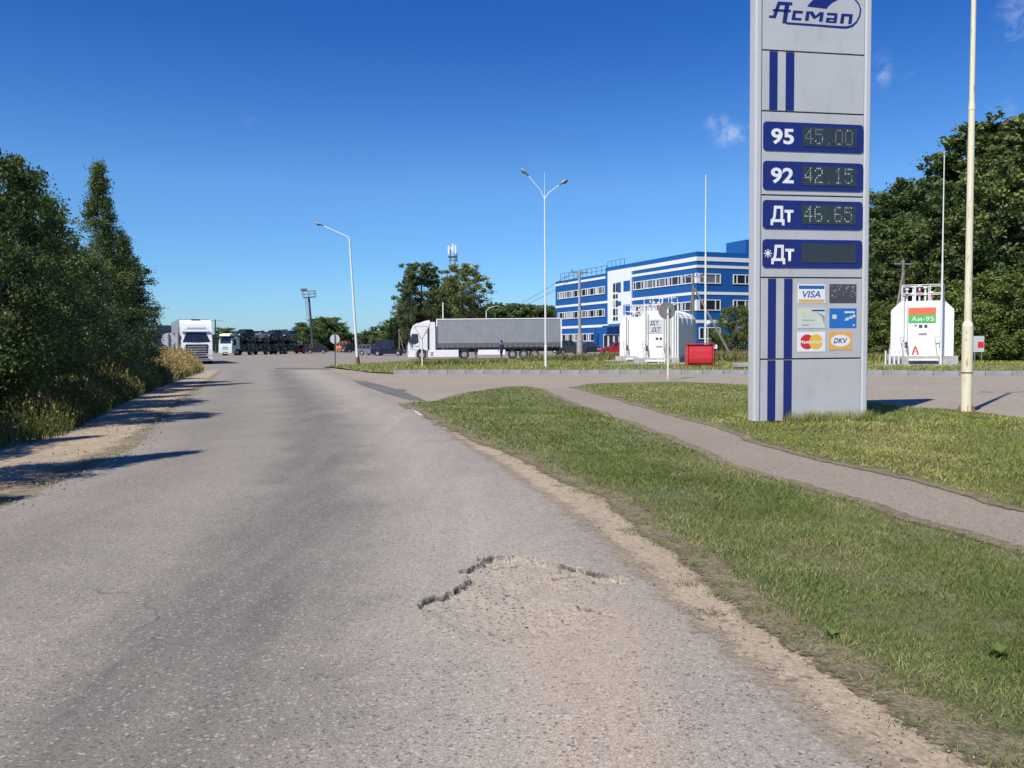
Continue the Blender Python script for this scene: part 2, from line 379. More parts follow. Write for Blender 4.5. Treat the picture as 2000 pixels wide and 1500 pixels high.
def distpoly(x, y, poly, closed=True):
    d = np.full(len(x), 1e9); n = len(poly)
    for i in range(n if closed else n-1):
        ax, ay = poly[i]; bx, by = poly[(i+1) % n]; ex, ey = bx-ax, by-ay; L2 = ex*ex+ey*ey+1e-9
        t = np.clip(((x-ax)*ex+(y-ay)*ey)/L2, 0, 1); d = np.minimum(d, np.hypot(x-ax-t*ex, y-ay-t*ey))
    return d
def resample(pts, n=None, ys=None):
    p = np.array(pts, float)
    return np.stack([np.interp(ys, p[:, 1], p[:, 0]), ys], 1)

# ground: one sheet to the horizon, a gentle skirt
sheet('ground', [(-1800, -60), (1800, -60), (1800, 3200), (-1800, 3200)], -.10, M['meadow'])
YARD = [(-22, 48), (-11, 48), (-13.3, 59), (-9.8, 73.5), (0, 78.5), (12, 84), (24, 91), (60, 99), (60, 185), (-95, 185), (-95, 112), (-44, 86), (-36, 74), (-26, 62)]
sheet('yard_pavement', densify(YARD, 1.2, .25, seed=3), -.004, M['yard'])

RL = [(-4.9, -3), (-4.95, 3), (-5.05, 8), (-5.95, 13), (-8.3, 20), (-13.2, 36), (-18.6, 53)]        # road, left edge
RR = [(1.62, -3), (1.36, 3.05), (1.18, 3.9), (.98, 5.35), (.34, 8.8), (-.55, 12.9), (-1.7, 18.5), (-2.8, 22.6), (-6.5, 35), (-11.9, 53)]
LAWN_E = [(2.6, -3), (1.98, 3.0), (1.80, 3.6), (1.72, 3.95), (1.62, 4.4), (1.52, 5.1), (1.42, 6.2), (1.12, 8.1), (.35, 11.2), (-.42, 13.2), (-1.15, 16), (-2.1, 19.5), (-2.9, 22.2)]
VEG_E = [(-7.4, -6), (-7.6, 5), (-7.9, 12.6), (-8.0, 14.7), (-10.6, 22.4), (-13.9, 33), (-19.4, 52), (-23.5, 60), (-30, 66)]

# main road: grid with a real broken pothole
ysr = np.concatenate([np.linspace(-3, 3.8, 14, endpoint=False), np.linspace(3.8, 6.7, 300, endpoint=False), np.linspace(6.7, 53, 80)])
L = resample(RL, ys=ysr); Rr = resample(RR, ys=ysr)
vs_ = np.concatenate([np.linspace(0, .62, 22, endpoint=False), np.linspace(.62, .99, 330, endpoint=False), np.linspace(.99, 1.06, 6)])
X = L[:, 0:1] + (Rr[:, 0:1]-L[:, 0:1])*vs_[None, :]; Y = np.repeat(ysr[:, None], len(vs_), 1); VV = np.repeat(vs_[None, :], len(ysr), 0)
def hz(px, py): return G(px, py)
z3 = lambda x, y: G(760+x*.27, 1020+y*.27)
rim = [z3(*p) for p in [(215, 600), (270, 552), (330, 535), (420, 518), (482, 470), (560, 452), (578, 400), (548, 372), (520, 352), (600, 322), (650, 292), (662, 258), (760, 236), (850, 241), (950, 238), (1050, 246), (1110, 270), (1200, 292), (1350, 322), (1500, 352), (1650, 382), (1742, 408)]]
low = [z3(*p) for p in [(1640, 490), (1500, 525), (1400, 560), (1480, 700), (1350, 830), (1000, 900), (600, 880), (300, 780), (190, 660)]]
hole = rim + low
xf, yf = X.ravel(), Y.ravel(); near = (yf > 3.6) & (yf < 6.9) & (xf > -1.3) & (xf < 1.3)
rnd = np.random.default_rng(5)
def vnoise(x, y, s, seed=0):
    r = np.random.default_rng(seed); T = r.random((64, 64)); u = x*s; v = y*s; i = np.floor(u).astype(int); j = np.floor(v).astype(int); fu = u-i; fv = v-j
    fu = fu*fu*(3-2*fu); fv = fv*fv*(3-2*fv); g = lambda a, b: T[a % 64, b % 64]
    return (g(i, j)*(1-fu)+g(i+1, j)*fu)*(1-fv) + (g(i, j+1)*(1-fu)+g(i+1, j+1)*fu)*fv
xn = xf + (vnoise(xf, yf, 22, 1)-.5)*.05 + (vnoise(xf, yf, 60, 3)-.5)*.022; yn = yf + (vnoise(xf, yf, 22, 2)-.5)*.05 + (vnoise(xf, yf, 60, 4)-.5)*.022
Z = np.zeros(len(xf)); dirt = np.zeros(len(xf)); crack = np.zeros(len(xf)); pink = np.zeros(len(xf))
idx = np.where(near)[0]
ins = inpoly(xn[idx], yn[idx], hole); dr = distpoly(xn[idx], yn[idx], rim, False); dl = distpoly(xn[idx], yn[idx], low, False)
sm = lambda a, b, t: np.clip((t-a)/(b-a), 0, 1)**2*(3-2*np.clip((t-a)/(b-a), 0, 1))
dep = np.where(ins, .042*sm(0, .012, dr)*sm(0, .35, dl)*(.8+.4*vnoise(xf[idx], yf[idx], 5, 6)), 0)
gw = .004+.013*vnoise(xf[idx], yf[idx], 23, 21)**1.5
groove = np.clip(1.25-dr/gw, 0, 1)*np.clip(vnoise(xf[idx], yf[idx], 4, 8)*2.2-.15, 0, 1)
dep += groove*.030; crack[idx] = np.clip(groove*1.2, 0, 1)
lip = np.where(~ins, np.clip(1-dr/.05, 0, 1), 0)*(vnoise(xf[idx], yf[idx], 30, 22)-.3)*.006; dep -= lip
for cl in ([(265, 612), (380, 622), (495, 600)], [(1345, 600), (1420, 625), (1500, 640), (1600, 680)], [(1190, 372), (1300, 352), (1420, 372), (1560, 400), (1700, 420)], [(660, 262), (760, 285), (880, 292), (960, 262)], [(740, 762), (800, 765), (850, 775)], [(870, 470), (900, 495), (980, 520)]):
    c_ = [z3(*p) for p in cl]; dd = distpoly(xn[idx], yn[idx], c_, False); g_ = np.clip(1.2-dd/.018, 0, 1)*np.clip(vnoise(xf[idx], yf[idx], 14, 11)*2-.3, 0, 1); dep += g_*.022; crack[idx] = np.maximum(crack[idx], g_*.95)
dep += ((vnoise(xf[idx], yf[idx], 45, 9)-.5)*.008+(vnoise(xf[idx]*3, yf[idx], 9, 19)-.5)*.005)*(ins) 
Z[idx] -= dep
dirt[idx] = np.where(ins, np.clip(.55+.5*sm(0, .3, dl), 0, 1), np.clip(1-dl/.25, 0, 1)*.35)
# dusty tail between pothole and camera, dusty patches beyond it
gx = lambda cx, cy, rx, ry: np.exp(-((xf-cx)/rx)**2-((yf-cy)/ry)**2)
pink = np.clip(gx(.38, 3.5, .26, 1.2)*1.5 + gx(.35, 4.6, .5, .5) + gx(.15, 5.6, .3, .3)*.7, 0, 1)
dirt = np.clip(dirt + .55*gx(.05, 8.0, .35, 1.4) + .35*gx(.3, 4.2, .6, .6) + .4*np.clip((VV.ravel()-.93)/.05, 0, 1), 0, 1)
# a slight cross-fall and waviness everywhere
nc = len(vs_); ii = np.arange((len(ysr)-1)*nc).reshape(len(ysr)-1, nc)[:, :-1].ravel()
Fq = np.stack([ii, ii+1, ii+1+nc, ii+nc], 1)
road = np_mesh('road', np.stack([xf, yf, Z], 1), Fq, M['road'], attrs={'v': ('POINT', VV.ravel()), 'dirt': ('POINT', dirt), 'crack': ('POINT', crack), 'pink': ('POINT', pink)})
tag(road, kind='structure')

# a broad asphalt driveway off to the right
KERB = [(-7.6, 45.3), (-6.3, 43.9), (0, 42.4), (8, 40.4), (15, 37.8), (21, 35.2), (29, 33.6), (42, 31.5)]
DRIVE = [(-11.2, 52.2), (-13, 57.5), (-9.8, 50.5), (-8.4, 46.5)] + KERB + [(42, 10), (6, 13), (-1.6, 18.4), (-2.75, 22.7), (-6.45, 35)]
sheet('driveway', DRIVE, .004, M['drive'])
P_UP = [G(*p) for p in [(1118, 756), (1190, 775), (1300, 805), (1433, 843), (1482, 863), (1632, 903), (1790, 938), (2000, 994)]] + [(6.2, 4.5), (7.4, 1), (8.6, -3)]
P_LO = [G(*p) for p in [(1052, 759), (1097, 782), (1200, 818), (1300, 857), (1422, 910), (1510, 938), (1650, 976), (1755, 1015), (1860, 1043), (2000, 1088)]] + [(4.6, 3.6), (5.5, 1), (6.7, -3)]
sheet('footpath', densify(P_UP, .35, .05, False, 5) + densify(P_LO, .35, .05, False, 6)[::-1], .0072, M['path'])
# sand strips
def strip(name, A, B, y0, y1, n, z, mt, seed=0):
    ys = np.linspace(y0, y1, n); a = resample(A, ys=ys); b = resample(B, ys=ys); k = 8
    v = np.linspace(0, 1, k); P = a[:, None, :]*(1-v[None, :, None]) + b[:, None, :]*v[None, :, None]
    zz = z + (vnoise(P[..., 0].ravel(), P[..., 1].ravel(), 1.8, seed))*.004*np.tile(v, n) + np.tile(np.array([0]+[.002]*(k-1)), n)
    ii = np.arange((n-1)*k).reshape(n-1, k)[:, :-1].ravel()
    o = np_mesh(name, np.column_stack([P.reshape(-1, 2), zz]), np.stack([ii, ii+1, ii+1+k, ii+k], 1), mt, attrs={'v': ('POINT', np.tile(v, n))}, smooth=True)
    return tag(o, kind='structure')
off = lambda pts, dx: [(x+dx, y) for x, y in pts]
strip('sandy_verge', [(x-.30-.01*max(0, y), y) for x, y in RR if y < 25], [(x+.45, y) for x, y in LAWN_E], -3, 22.2, 160, .003, M['sand'], 3)
strip('sandy_shoulder', [(x+.5, y) for x, y in RL], [(x-.6, y) for x, y in VEG_E], -3, 53, 160, .003, M['sand'], 4)
# patches at the mouth of the driveway
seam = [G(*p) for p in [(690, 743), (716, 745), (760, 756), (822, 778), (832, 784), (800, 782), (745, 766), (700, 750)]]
sheet('seam_or_shadow_strip', densify(seam, .25, .05, seed=8), .009, M['tar'])
sheet('asphalt_patch', densify([G(*p) for p in [(762, 765), (780, 760), (795, 761), (790, 767), (770, 770)]], .2, .06, seed=9), .0085, M['tar'])
sheet('road_paint_mark', densify([G(*p) for p in [(801, 797), (806, 797), (826, 811), (820, 811)]], .12, .015, seed=10), .006, M['signwhite'])
sheet('seam_or_shadow_strip', densify([G(*p) for p in [(536, 718.6), (590, 718.9), (640, 720.3), (640, 721.5), (590, 721.2), (540, 720.6)]], .4, .08, seed=18), .0095, M['tar'])  # thin dark strip across the yard, a shadow line put in as colour
sheet('sand_drift', densify([G(*p) for p in [(640, 722), (700, 724), (735, 731), (800, 738), (820, 752), (760, 748), (700, 742), (650, 728)]], .8, .3, seed=13), .0075, M['drive'])

# lawns, each a slightly raised sheet
LAWN1 = densify([(x, y) for x, y in LAWN_E], .22, .07, False, 20) + [G(850, 785), G(900, 770), G(985, 757), G(1030, 755)] + densify(P_LO, .35, .06, False, 21)
LAWN2 = densify(P_UP, .35, .07, False, 22)[::-1] + [G(1150, 751), G(1180, 749), G(1320, 746), G(1455, 752), (8.9, 24.5), G(1770, 797), G(1880, 803), G(2000, 819), (13.5, 14.5), (20, 12), (20, -3)]
LAWN2 = LAWN2
K2 = [(x-.1, y+.22) for x, y in KERB]
LAWN3 = K2 + [(60, 30), (60, 97), (24, 89), (12, 82.5), (0, 77), (-9.5, 72.5), (-13.1, 59), (-10.2, 51.5)]
sheet('verge_soil', [(-30, -6), (-30, 55)] + [(x+.6, y) for x, y in RL][::-1], -.012, M['soil'])
sheet('verge_soil', [(x+.03, y) for x, y in RR if y < 23] + [(20, 22), (20, -3)], -.012, M['soil'])
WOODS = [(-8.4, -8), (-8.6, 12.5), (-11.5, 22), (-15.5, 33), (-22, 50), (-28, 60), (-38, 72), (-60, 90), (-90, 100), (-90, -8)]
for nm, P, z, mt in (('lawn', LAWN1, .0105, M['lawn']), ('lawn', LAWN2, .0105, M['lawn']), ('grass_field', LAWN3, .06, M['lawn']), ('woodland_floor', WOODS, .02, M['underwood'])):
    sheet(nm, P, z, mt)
def fringe(name, line, wo, wi, z, mt, seed):
    """a thin frayed band of thatch and soil along a lawn edge"""
    p = np.array(walk_np(line, .12)); d = np.gradient(p, axis=0); d /= np.linalg.norm(d, axis=1)[:, None]+1e-9; nrm = np.stack([-d[:, 1], d[:, 0]], 1)
    k = 7; v = np.linspace(0, 1, k); wob = (vnoise(p[:, 0], p[:, 1], 1.3, seed)-.5)*.16
    off_ = (-wo+(wo+wi)*v)[None, :]+wob[:, None]; P = p[:, None, :]+nrm[:, None, :]*off_[..., None]
    n = len(p); zz = np.tile(z+.006*np.sin(v*3.14), n); ii = np.arange((n-1)*k).reshape(n-1, k)[:, :-1].ravel()
    o = np_mesh(name, np.column_stack([P.reshape(-1, 2), zz]), np.stack([ii, ii+1, ii+1+k, ii+k], 1), mt, attrs={'v': ('POINT', np.tile(v, n))}, smooth=True); return tag(o, kind='structure')
def walk_np(pts, step):
    out = []
    for i in range(len(pts)-1):
        a, b_ = np.array(pts[i], float), np.array(pts[i+1], float); k = max(1, int(np.linalg.norm(b_-a)/step))
        for j in range(k): out.append(a+(b_-a)*j/k)
    return out
m = MT('frayed_thatch', .95)
c = m.mix(m.noise(3, 6, .7), (.20, .155, .09), (.33, .27, .16)); c = m.mix(m.noise(16, 5, .7, None, .45, .7), c, (.10, .11, .04)); c = m.mix(1, c, m.rng(m.vor(70), 0, 1, .6, 1.3), 'MULTIPLY')
m.col(c); m.bump(m.noise(40, 5, .7), .02, .8); v = m.attr('v')
bell = m.math('MULTIPLY', m.rng(v, 0, .45, 0, 1), m.rng(v, .55, 1, 1, 0)); e = m.math('ADD', bell, m.math('ADD', m.noise(4, 6, .7, None, .25, .75, -.35, .35), m.noise(30, 4, .7, None, .25, .75, -.35, .35)))
m.l(m.rng(e, .32, .62, 0, 1), m.b.inputs['Alpha']); M['fringe'] = m.m
fringe('lawn_edge_soil', LAWN_E, .22, .30, .0125, M['fringe'], 1); fringe('lawn_edge_soil', P_LO, .10, .22, .0125, M['fringe'], 2); fringe('lawn_edge_soil', P_UP, .22, .08, .0125, M['fringe'], 3)
fringe('lawn_edge_soil', [G(850, 785), G(900, 770), G(985, 757), G(1030, 755)], .2, .2, .0125, M['fringe'], 4); fringe('lawn_edge_soil', [G(1150, 751), G(1180, 749), G(1320, 746), G(1455, 752), (8.9, 24.5), G(1770, 797), G(1880, 803), G(2000, 819)], .15, .2, .0125, M['fringe'], 5)
VEGSTRIP = VEG_E + [(-32, 72), (-16, 40), (-12, 22), (-10.5, 12), (-10.5, -6)]

# grass blades (numpy): two triangles each
def blades(name, mt, pts, h, w, lean=.45, tint=None, seed=0, z0=.0):
    r = np.random.default_rng(seed); n = len(pts); az = r.random(n)*6.283; la = r.random(n)*6.283
    hh = h*(.55+.9*r.random(n)); ww = w*(.7+.6*r.random(n)); le = hh*lean*(.3+r.random(n))
    dx = np.cos(az)*ww/2; dy = np.sin(az)*ww/2; lx = np.cos(la)*le; ly = np.sin(la)*le
    x, y = pts[:, 0], pts[:, 1]; z = np.full(n, z0)
    Vx = np.stack([np.stack([x-dx, y-dy, z], 1), np.stack([x+dx, y+dy, z], 1), np.stack([x+lx*.4+dx*.7, y+ly*.4+dy*.7, z+hh*.6], 1), np.stack([x+lx*.4-dx*.7, y+ly*.4-dy*.7, z+hh*.6], 1), np.stack([x+lx, y+ly, z+hh], 1)], 1).reshape(-1, 3)
    b = np.arange(n)[:, None]*5
    F = np.concatenate([b+np.array([[0, 1, 2]]), b+np.array([[0, 2, 3]]), b+np.array([[3, 2, 4]])], 0)
    t = r.random(n) if tint is None else tint
    return np_mesh(name, Vx, F, mt, attrs={'tint': ('FACE', np.tile(t, 3))})
def scatter(poly, dens, y0, y1, x0, x1, seed):
    r = np.random.default_rng(seed); n = int((y1-y0)*(x1-x0)*dens); x = x0+r.random(n)*(x1-x0); y = y0+r.random(n)*(y1-y0)
    fr = np.abs(x) < y*.74+3.5; x, y = x[fr], y[fr]; k = inpoly(x, y, poly); return np.stack([x[k], y[k]], 1)
def lawn_cover(nm, poly, bands, z0, seed, dryedge=.35):
    P = []; H_ = []; W_ = []
    for (y0, y1, dens, h, w) in bands:
        p = scatter(poly, dens, y0, y1, -15, 45 if y1 > 30 else 22, seed+int(y0*10)); r = np.random.default_rng(seed+1)
        n2 = vnoise(p[:, 0], p[:, 1], 1.3, 31)*.5+vnoise(p[:, 0], p[:, 1], 4.5, 32)*.5
        de = distpoly(p[:, 0], p[:, 1], poly[:400]) if len(poly) else 9
        keep = r.random(len(p)) < np.clip(-.05+n2*1.5, .05, 1)*np.clip(.25+de/.5, 0, 1)
        P.append(p[keep]); H_.append(np.full(keep.sum(), h)); W_.append(np.full(keep.sum(), w))
    P = np.concatenate(P); H_ = np.concatenate(H_); W_ = np.concatenate(W_)
    de = distpoly(P[:, 0], P[:, 1], poly); r = np.random.default_rng(seed+3)
    n1 = vnoise(P[:, 0], P[:, 1], .9, 41)*.6+vnoise(P[:, 0], P[:, 1], 3, 42)*.4
    t = r.random(len(P))**1.2*.86 + .75*np.clip((n1-.50)*5, 0, 1)*r.random(len(P)) + np.clip(.45-de, 0, .45)*r.random(len(P))*1.3; t = np.clip(t, 0, 1)
    o = blades(nm, M['blade'], P, H_*.82, W_, 1.15, t, seed, z0); return tag(o, 'short mown green and straw coloured grass', 'grass', kind='stuff')
lawn_cover('mown_grass', LAWN1, [(2.6, 5, 12000, .030, .0038), (5, 8, 7000, .034, .0050), (8, 12, 3600, .038, .0075), (12, 20, 900, .045, .016), (20, 31, 240, .04, .028)], .018, 50)
lawn_cover('mown_grass', LAWN2, [(4, 9, 5000, .034, .006), (9, 14, 2000, .038, .011), (14, 20, 620, .055, .018), (20, 31, 240, .04, .028)], .018, 60)
tf = scatter(LAWN3, 16, 40, 92, -14, 45, 71)
blades('field_grass', M['blade'], tf, .12, .06, .5, None, 72, .05); tag(bpy.data.objects['field_grass'], 'short grass of the field behind the kerb', 'grass', kind='stuff')
for k_, o_ in enumerate([o for o in bpy.data.objects if o.name.startswith('mown_grass')]): o_['label'] = ['short mown grass between the sandy road edge and the footpath', 'short mown grass around the foot of the price pylon'][k_]

# ------------------------------------------------------------ plants
def tall_grass(name, label, poly, y0, y1, x0, x1, dens, h, w, mt, seed, heads=True, z0=0, lim=None, hfun=None, prob=None):
    r = np.random.default_rng(seed); n = int((y1-y0)*(x1-x0)*dens); x = x0+r.random(n)*(x1-x0); y = y0+r.random(n)*(y1-y0)
    k = inpoly(x, y, poly) & (np.abs(x) < y*.72+4); x, y = x[k], y[k]
    if prob is not None: k = r.random(len(x)) < prob(x, y); x, y = x[k], y[k]
    n = len(x); hn = (.45+.8*vnoise(x, y, .7, seed)+.3*r.random(n))*h
    if hfun is not None: hn *= hfun(x, y)
    az = r.random(n)*6.283; la = r.random(n)*6.283; le = hn*(.15+.4*r.random(n)); ww = w*(.6+.8*r.random(n))*(1+y/40)
    dx = np.cos(az)*ww/2; dy = np.sin(az)*ww/2; lx = np.cos(la)*le; ly = np.sin(la)*le; z = np.full(n, z0)
    rows = []
    for t, wf in ((0, 1), (.45, .9), (.8, .55)):
        q = t**1.8
        for s in (-1, 1): rows.append(np.stack([x+lx*q+s*dx*wf, y+ly*q+s*dy*wf, z+hn*t*(1-.12*t)], 1))
    rows.append(np.stack([x+lx, y+ly, z+hn*.93], 1))
    # seed head: small wedge
    hw = np.where(r.random(n) < .13, .020, .003)*(1+y/50) if heads else np.full(n, .002)
    rows.append(np.stack([x+lx*1.02-hw, y+ly*1.02, z+hn*1.02], 1)); rows.append(np.stack([x+lx*1.02+hw, y+ly*1.02+hw, z+hn*1.05], 1)); rows.append(np.stack([x+lx*1.15, y+ly*1.15, z+hn*1.16], 1))
    Vx = np.stack(rows, 1).reshape(-1, 3); b = np.arange(n)[:, None]*10
    tris = [(0, 1, 3), (0, 3, 2), (2, 3, 5), (2, 5, 4), (4, 5, 6), (6, 7, 8), (7, 8, 9)]
    F = np.concatenate([b+np.array([t]) for t in tris], 0); t = r.random(n)*.8 + .2*(vnoise(x, y, .35, seed+5) > .5)
    T = np.concatenate([np.tile(t, 5), np.full(n, .95), np.full(n, .95)])
    o = np_mesh(name, Vx, F, mt, attrs={'tint': ('FACE', T)}); tag(o, label, 'grass', kind='stuff'); return o
VS1 = [p for p in VEG_E] + [(-34, 74), (-17, 40), (-13, 22), (-11.5, 12), (-11.5, -6)]
edge = lambda x, y: np.clip(.35+distpoly(x, y, VEG_E, False)/1.2, 0, 1)
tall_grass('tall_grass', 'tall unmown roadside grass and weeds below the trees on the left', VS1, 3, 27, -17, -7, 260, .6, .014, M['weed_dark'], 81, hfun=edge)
tall_grass('tall_grass', 'tall sunlit straw coloured grass on the verge in front of the white lorry', VS1, 35, 70, -34, -11, 120, .95, .022, M['weed'], 82, hfun=edge)
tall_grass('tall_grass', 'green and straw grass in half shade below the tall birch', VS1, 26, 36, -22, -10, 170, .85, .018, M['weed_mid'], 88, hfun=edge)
WB = [(1.5, 68), (14, 66), (17, 60), (21, 62), (24, 78), (10, 80), (0, 74)]
tall_grass('tall_grass', 'tall dry weeds growing between the field and the parked cars', WB, 58, 82, 0, 26, 20, .50, .05, M['weed'], 83, z0=.05, prob=lambda x, y: np.clip(vnoise(x, y, .22, 3)*2.2-.5, .08, 1))
WB2 = [(-6.8, 57), (-1, 59), (0, 66), (-7.5, 67)]
tall_grass('tall_grass', 'darker weeds growing before the wheels of the curtain trailer', WB2, 56, 68, -8.5, 1, 22, .32, .05, M['weed'], 84, z0=.05, prob=lambda x, y: np.clip(vnoise(x, y, .3, 9)*3-1.2, .03, 1))
WB3 = [(14, 62), (30, 58), (70, 62), (70, 95), (24, 90), (15, 80)]
tall_grass('tall_grass', 'long green grass in front of the right hand wood', WB3, 55, 80, 14, 62, 12, .55, .07, M['weed'], 85, z0=.05)
# grass tufts at the foot of the pylon and small weeds on the sandy verge
def tuft_pts(cs, k, s, seed):
    r = np.random.default_rng(seed); out = []
    for (x, y) in cs: out.append(np.stack([x+r.normal(size=k)*s, y+r.normal(size=k)*s*.6], 1))
    return np.concatenate(out)
pf = [(4.75+t*2.3+random.uniform(-.03, .03), 15.85+t*.42+random.uniform(-.12, -.02)) for t in [.26, .34, .42, .46, .5, .55, .62, .68, .75, .83, .9, .97, 1.0]]
o = blades('pylon_foot_grass', M['blade'], tuft_pts(pf, 70, .07, 91), .17, .010, .35, None, 91, .03); tag(o, 'longer grass tufts left by the mower at the pylon foot', 'grass', kind='stuff')
r_ = np.random.default_rng(17)
wc = []
for i in range(150):
    y = 2.7+r_.random()**1.6*17; e_ = np.interp(y, [p[1] for p in LAWN_E], [p[0] for p in LAWN_E]); wc.append((e_ + r_.normal()*.14 - .04, y))
o = blades('verge_weeds', M['blade'], tuft_pts(wc, 44, .05, 92), .034, .0045, 1.0, np.random.default_rng(5).random(len(wc)*44)**.6, 93, .008); tag(o, 'small scattered weeds along the sandy verge', 'weeds', kind='stuff')
# broad-leaved weed in the lawn, right front
def rosette(name, label, x, y, n, L_, seed):
    r = random.Random(seed); b = MB()
    for i in range(n):
        a = r.random()*6.28; l = L_*(.6+.5*r.random()); w = l*.32; hgt = l*(.35+.6*r.random()); c, s = math.cos(a), math.sin(a)
        P = lambda u, v, z: (c*u - s*v, s*u + c*v, z)
        b.add([P(0, 0, 0), P(l*.45, -w, hgt*.7), P(l*.5, 0, hgt*.62), P(l*.45, w, hgt*.7), P(l, 0, hgt)], [(0, 1, 2), (0, 2, 3), (1, 4, 2), (2, 4, 3)])
    o = b.build(name, M['blade'], loc=(x, y, .02)); tag(o, label, 'weed'); return o
p = G(1950, 1290); rosette('dock_weed', 'broad leaved green weed standing in the lawn at the right edge', p[0], p[1], 26, .06, 1)
p = G(1625, 1250); rosette('dandelion_weed', 'low ragged dandelion plant on the sandy verge', p[0], p[1], 20, .042, 2)

# loose stones
def stones(name, label, pts, s0, s1, mt, seed):
    r = np.random.default_rng(seed); n = len(pts); base = np.array([(1, 0, 0), (0, 1, 0), (-1, 0, 0), (0, -1, 0), (0, 0, .8), (0, 0, -.4)], float)
    sc_ = (s0+(s1-s0)*r.random(n)**3); Vx = base[None]*(.6+.8*r.random((n, 6, 1)))*sc_[:, None, None]
    a = r.random(n)*6.28; c, s = np.cos(a)[:, None], np.sin(a)[:, None]; x = Vx[..., 0]*c-Vx[..., 1]*s; y = Vx[..., 0]*s+Vx[..., 1]*c
    Vx = np.stack([x+pts[:, 0:1], y+pts[:, 1:2], Vx[..., 2]+pts[:, 2:3]], 2).reshape(-1, 3)
    f = np.array([(0, 1, 4), (1, 2, 4), (2, 3, 4), (3, 0, 4), (1, 0, 5), (2, 1, 5), (3, 2, 5), (0, 3, 5)]); F = (np.arange(n)[:, None, None]*6+f[None]).reshape(-1, 3)
    o = np_mesh(name, Vx, F, mt, attrs={'tint': ('FACE', np.repeat(r.random(n), 8))}); return tag(o, label, 'gravel', kind='stuff')
m = MT('loose_stone', .9); t = m.attr('tint'); c = m.mix(t, (.20, .175, .14), (.46, .42, .36)); c = m.mix(m.math('LESS_THAN', t, .3), c, (.10, .09, .08)); m.col(c); M['stone'] = m.m
n_ = 5200; ys = 2.7+r_.random(n_)**1.7*20; le = np.interp(ys, [p[1] for p in LAWN_E], [p[0] for p in LAWN_E]); ri = np.interp(ys, [p[1] for p in RR], [p[0] for p in RR])
xs = np.where(r_.random(n_) < .6, le-.08+r_.normal(size=n_)*.13, ri+(le-ri)*r_.random(n_)*1.0 - .1)
stones('verge_gravel', 'grit and small stones lying on the right hand sandy verge', np.stack([xs, ys, np.full(n_, .014)], 1), .0015, .0075, M['stone'], 101)
n_ = 1700; xs = r_.normal(size=n_)*.5+.15; ys = 4.9+r_.normal(size=n_)*1.2
k = (ys > 2.7) & (xs < 1.2); stones('road_grit', 'loose asphalt crumbs around the pothole', np.stack([xs[k], ys[k], np.full(k.sum(), -.006)], 1), .0025, .011, M['stone'], 102)
n_ = 2500; ys = 6+r_.random(n_)*24; xr = np.interp(ys, [p[1] for p in RL], [p[0] for p in RL]); xs = xr - np.abs(r_.normal(size=n_))*.9+.3
stones('shoulder_gravel', 'loose grit on the left hand sandy shoulder', np.stack([xs, ys, np.full(n_, .014)], 1), .004, .02, M['stone'], 103)

# trees -------------------------------------------------------
def leaves_np(C, N_, size, tint, seed, asp=.62):
    r = np.random.default_rng(seed); n = len(C); nv = r.normal(size=(n, 3)); nv[:, 2] = np.abs(nv[:, 2])+.25; nv /= np.linalg.norm(nv, axis=1)[:, None]
    u = np.cross(nv, r.normal(size=(n, 3))); u /= np.linalg.norm(u, axis=1)[:, None]; v = np.cross(nv, u); s = size*(.55+.9*r.random(n))[:, None]
    Vx = np.stack([C+u*s, C+v*s*asp+nv*s*.12, C-u*s, C-v*s*asp+nv*s*.12], 1).reshape(-1, 3)
    F = np.arange(n*4).reshape(-1, 4); return Vx, F, np.clip(tint, 0, 1)
def limb(b, p0, p1, r0, r1, n=5, sag=.0, k=3, rnd=random):
    p0 = Vector(p0); p1 = Vector(p1); L_ = (p1-p0).length; pts = []
    for i in range(k+1):
        t = i/k; q = p0.lerp(p1, t); q.z += sag*L_*math.sin(t*3.14)
        if 0 < i < k: q += Vector((rnd.uniform(-1, 1), rnd.uniform(-1, 1), rnd.uniform(-.5, .5)))*L_*.04
        pts.append(q)
    b.tube(pts, [r0+(r1-r0)*i/k for i in range(k+1)], n)
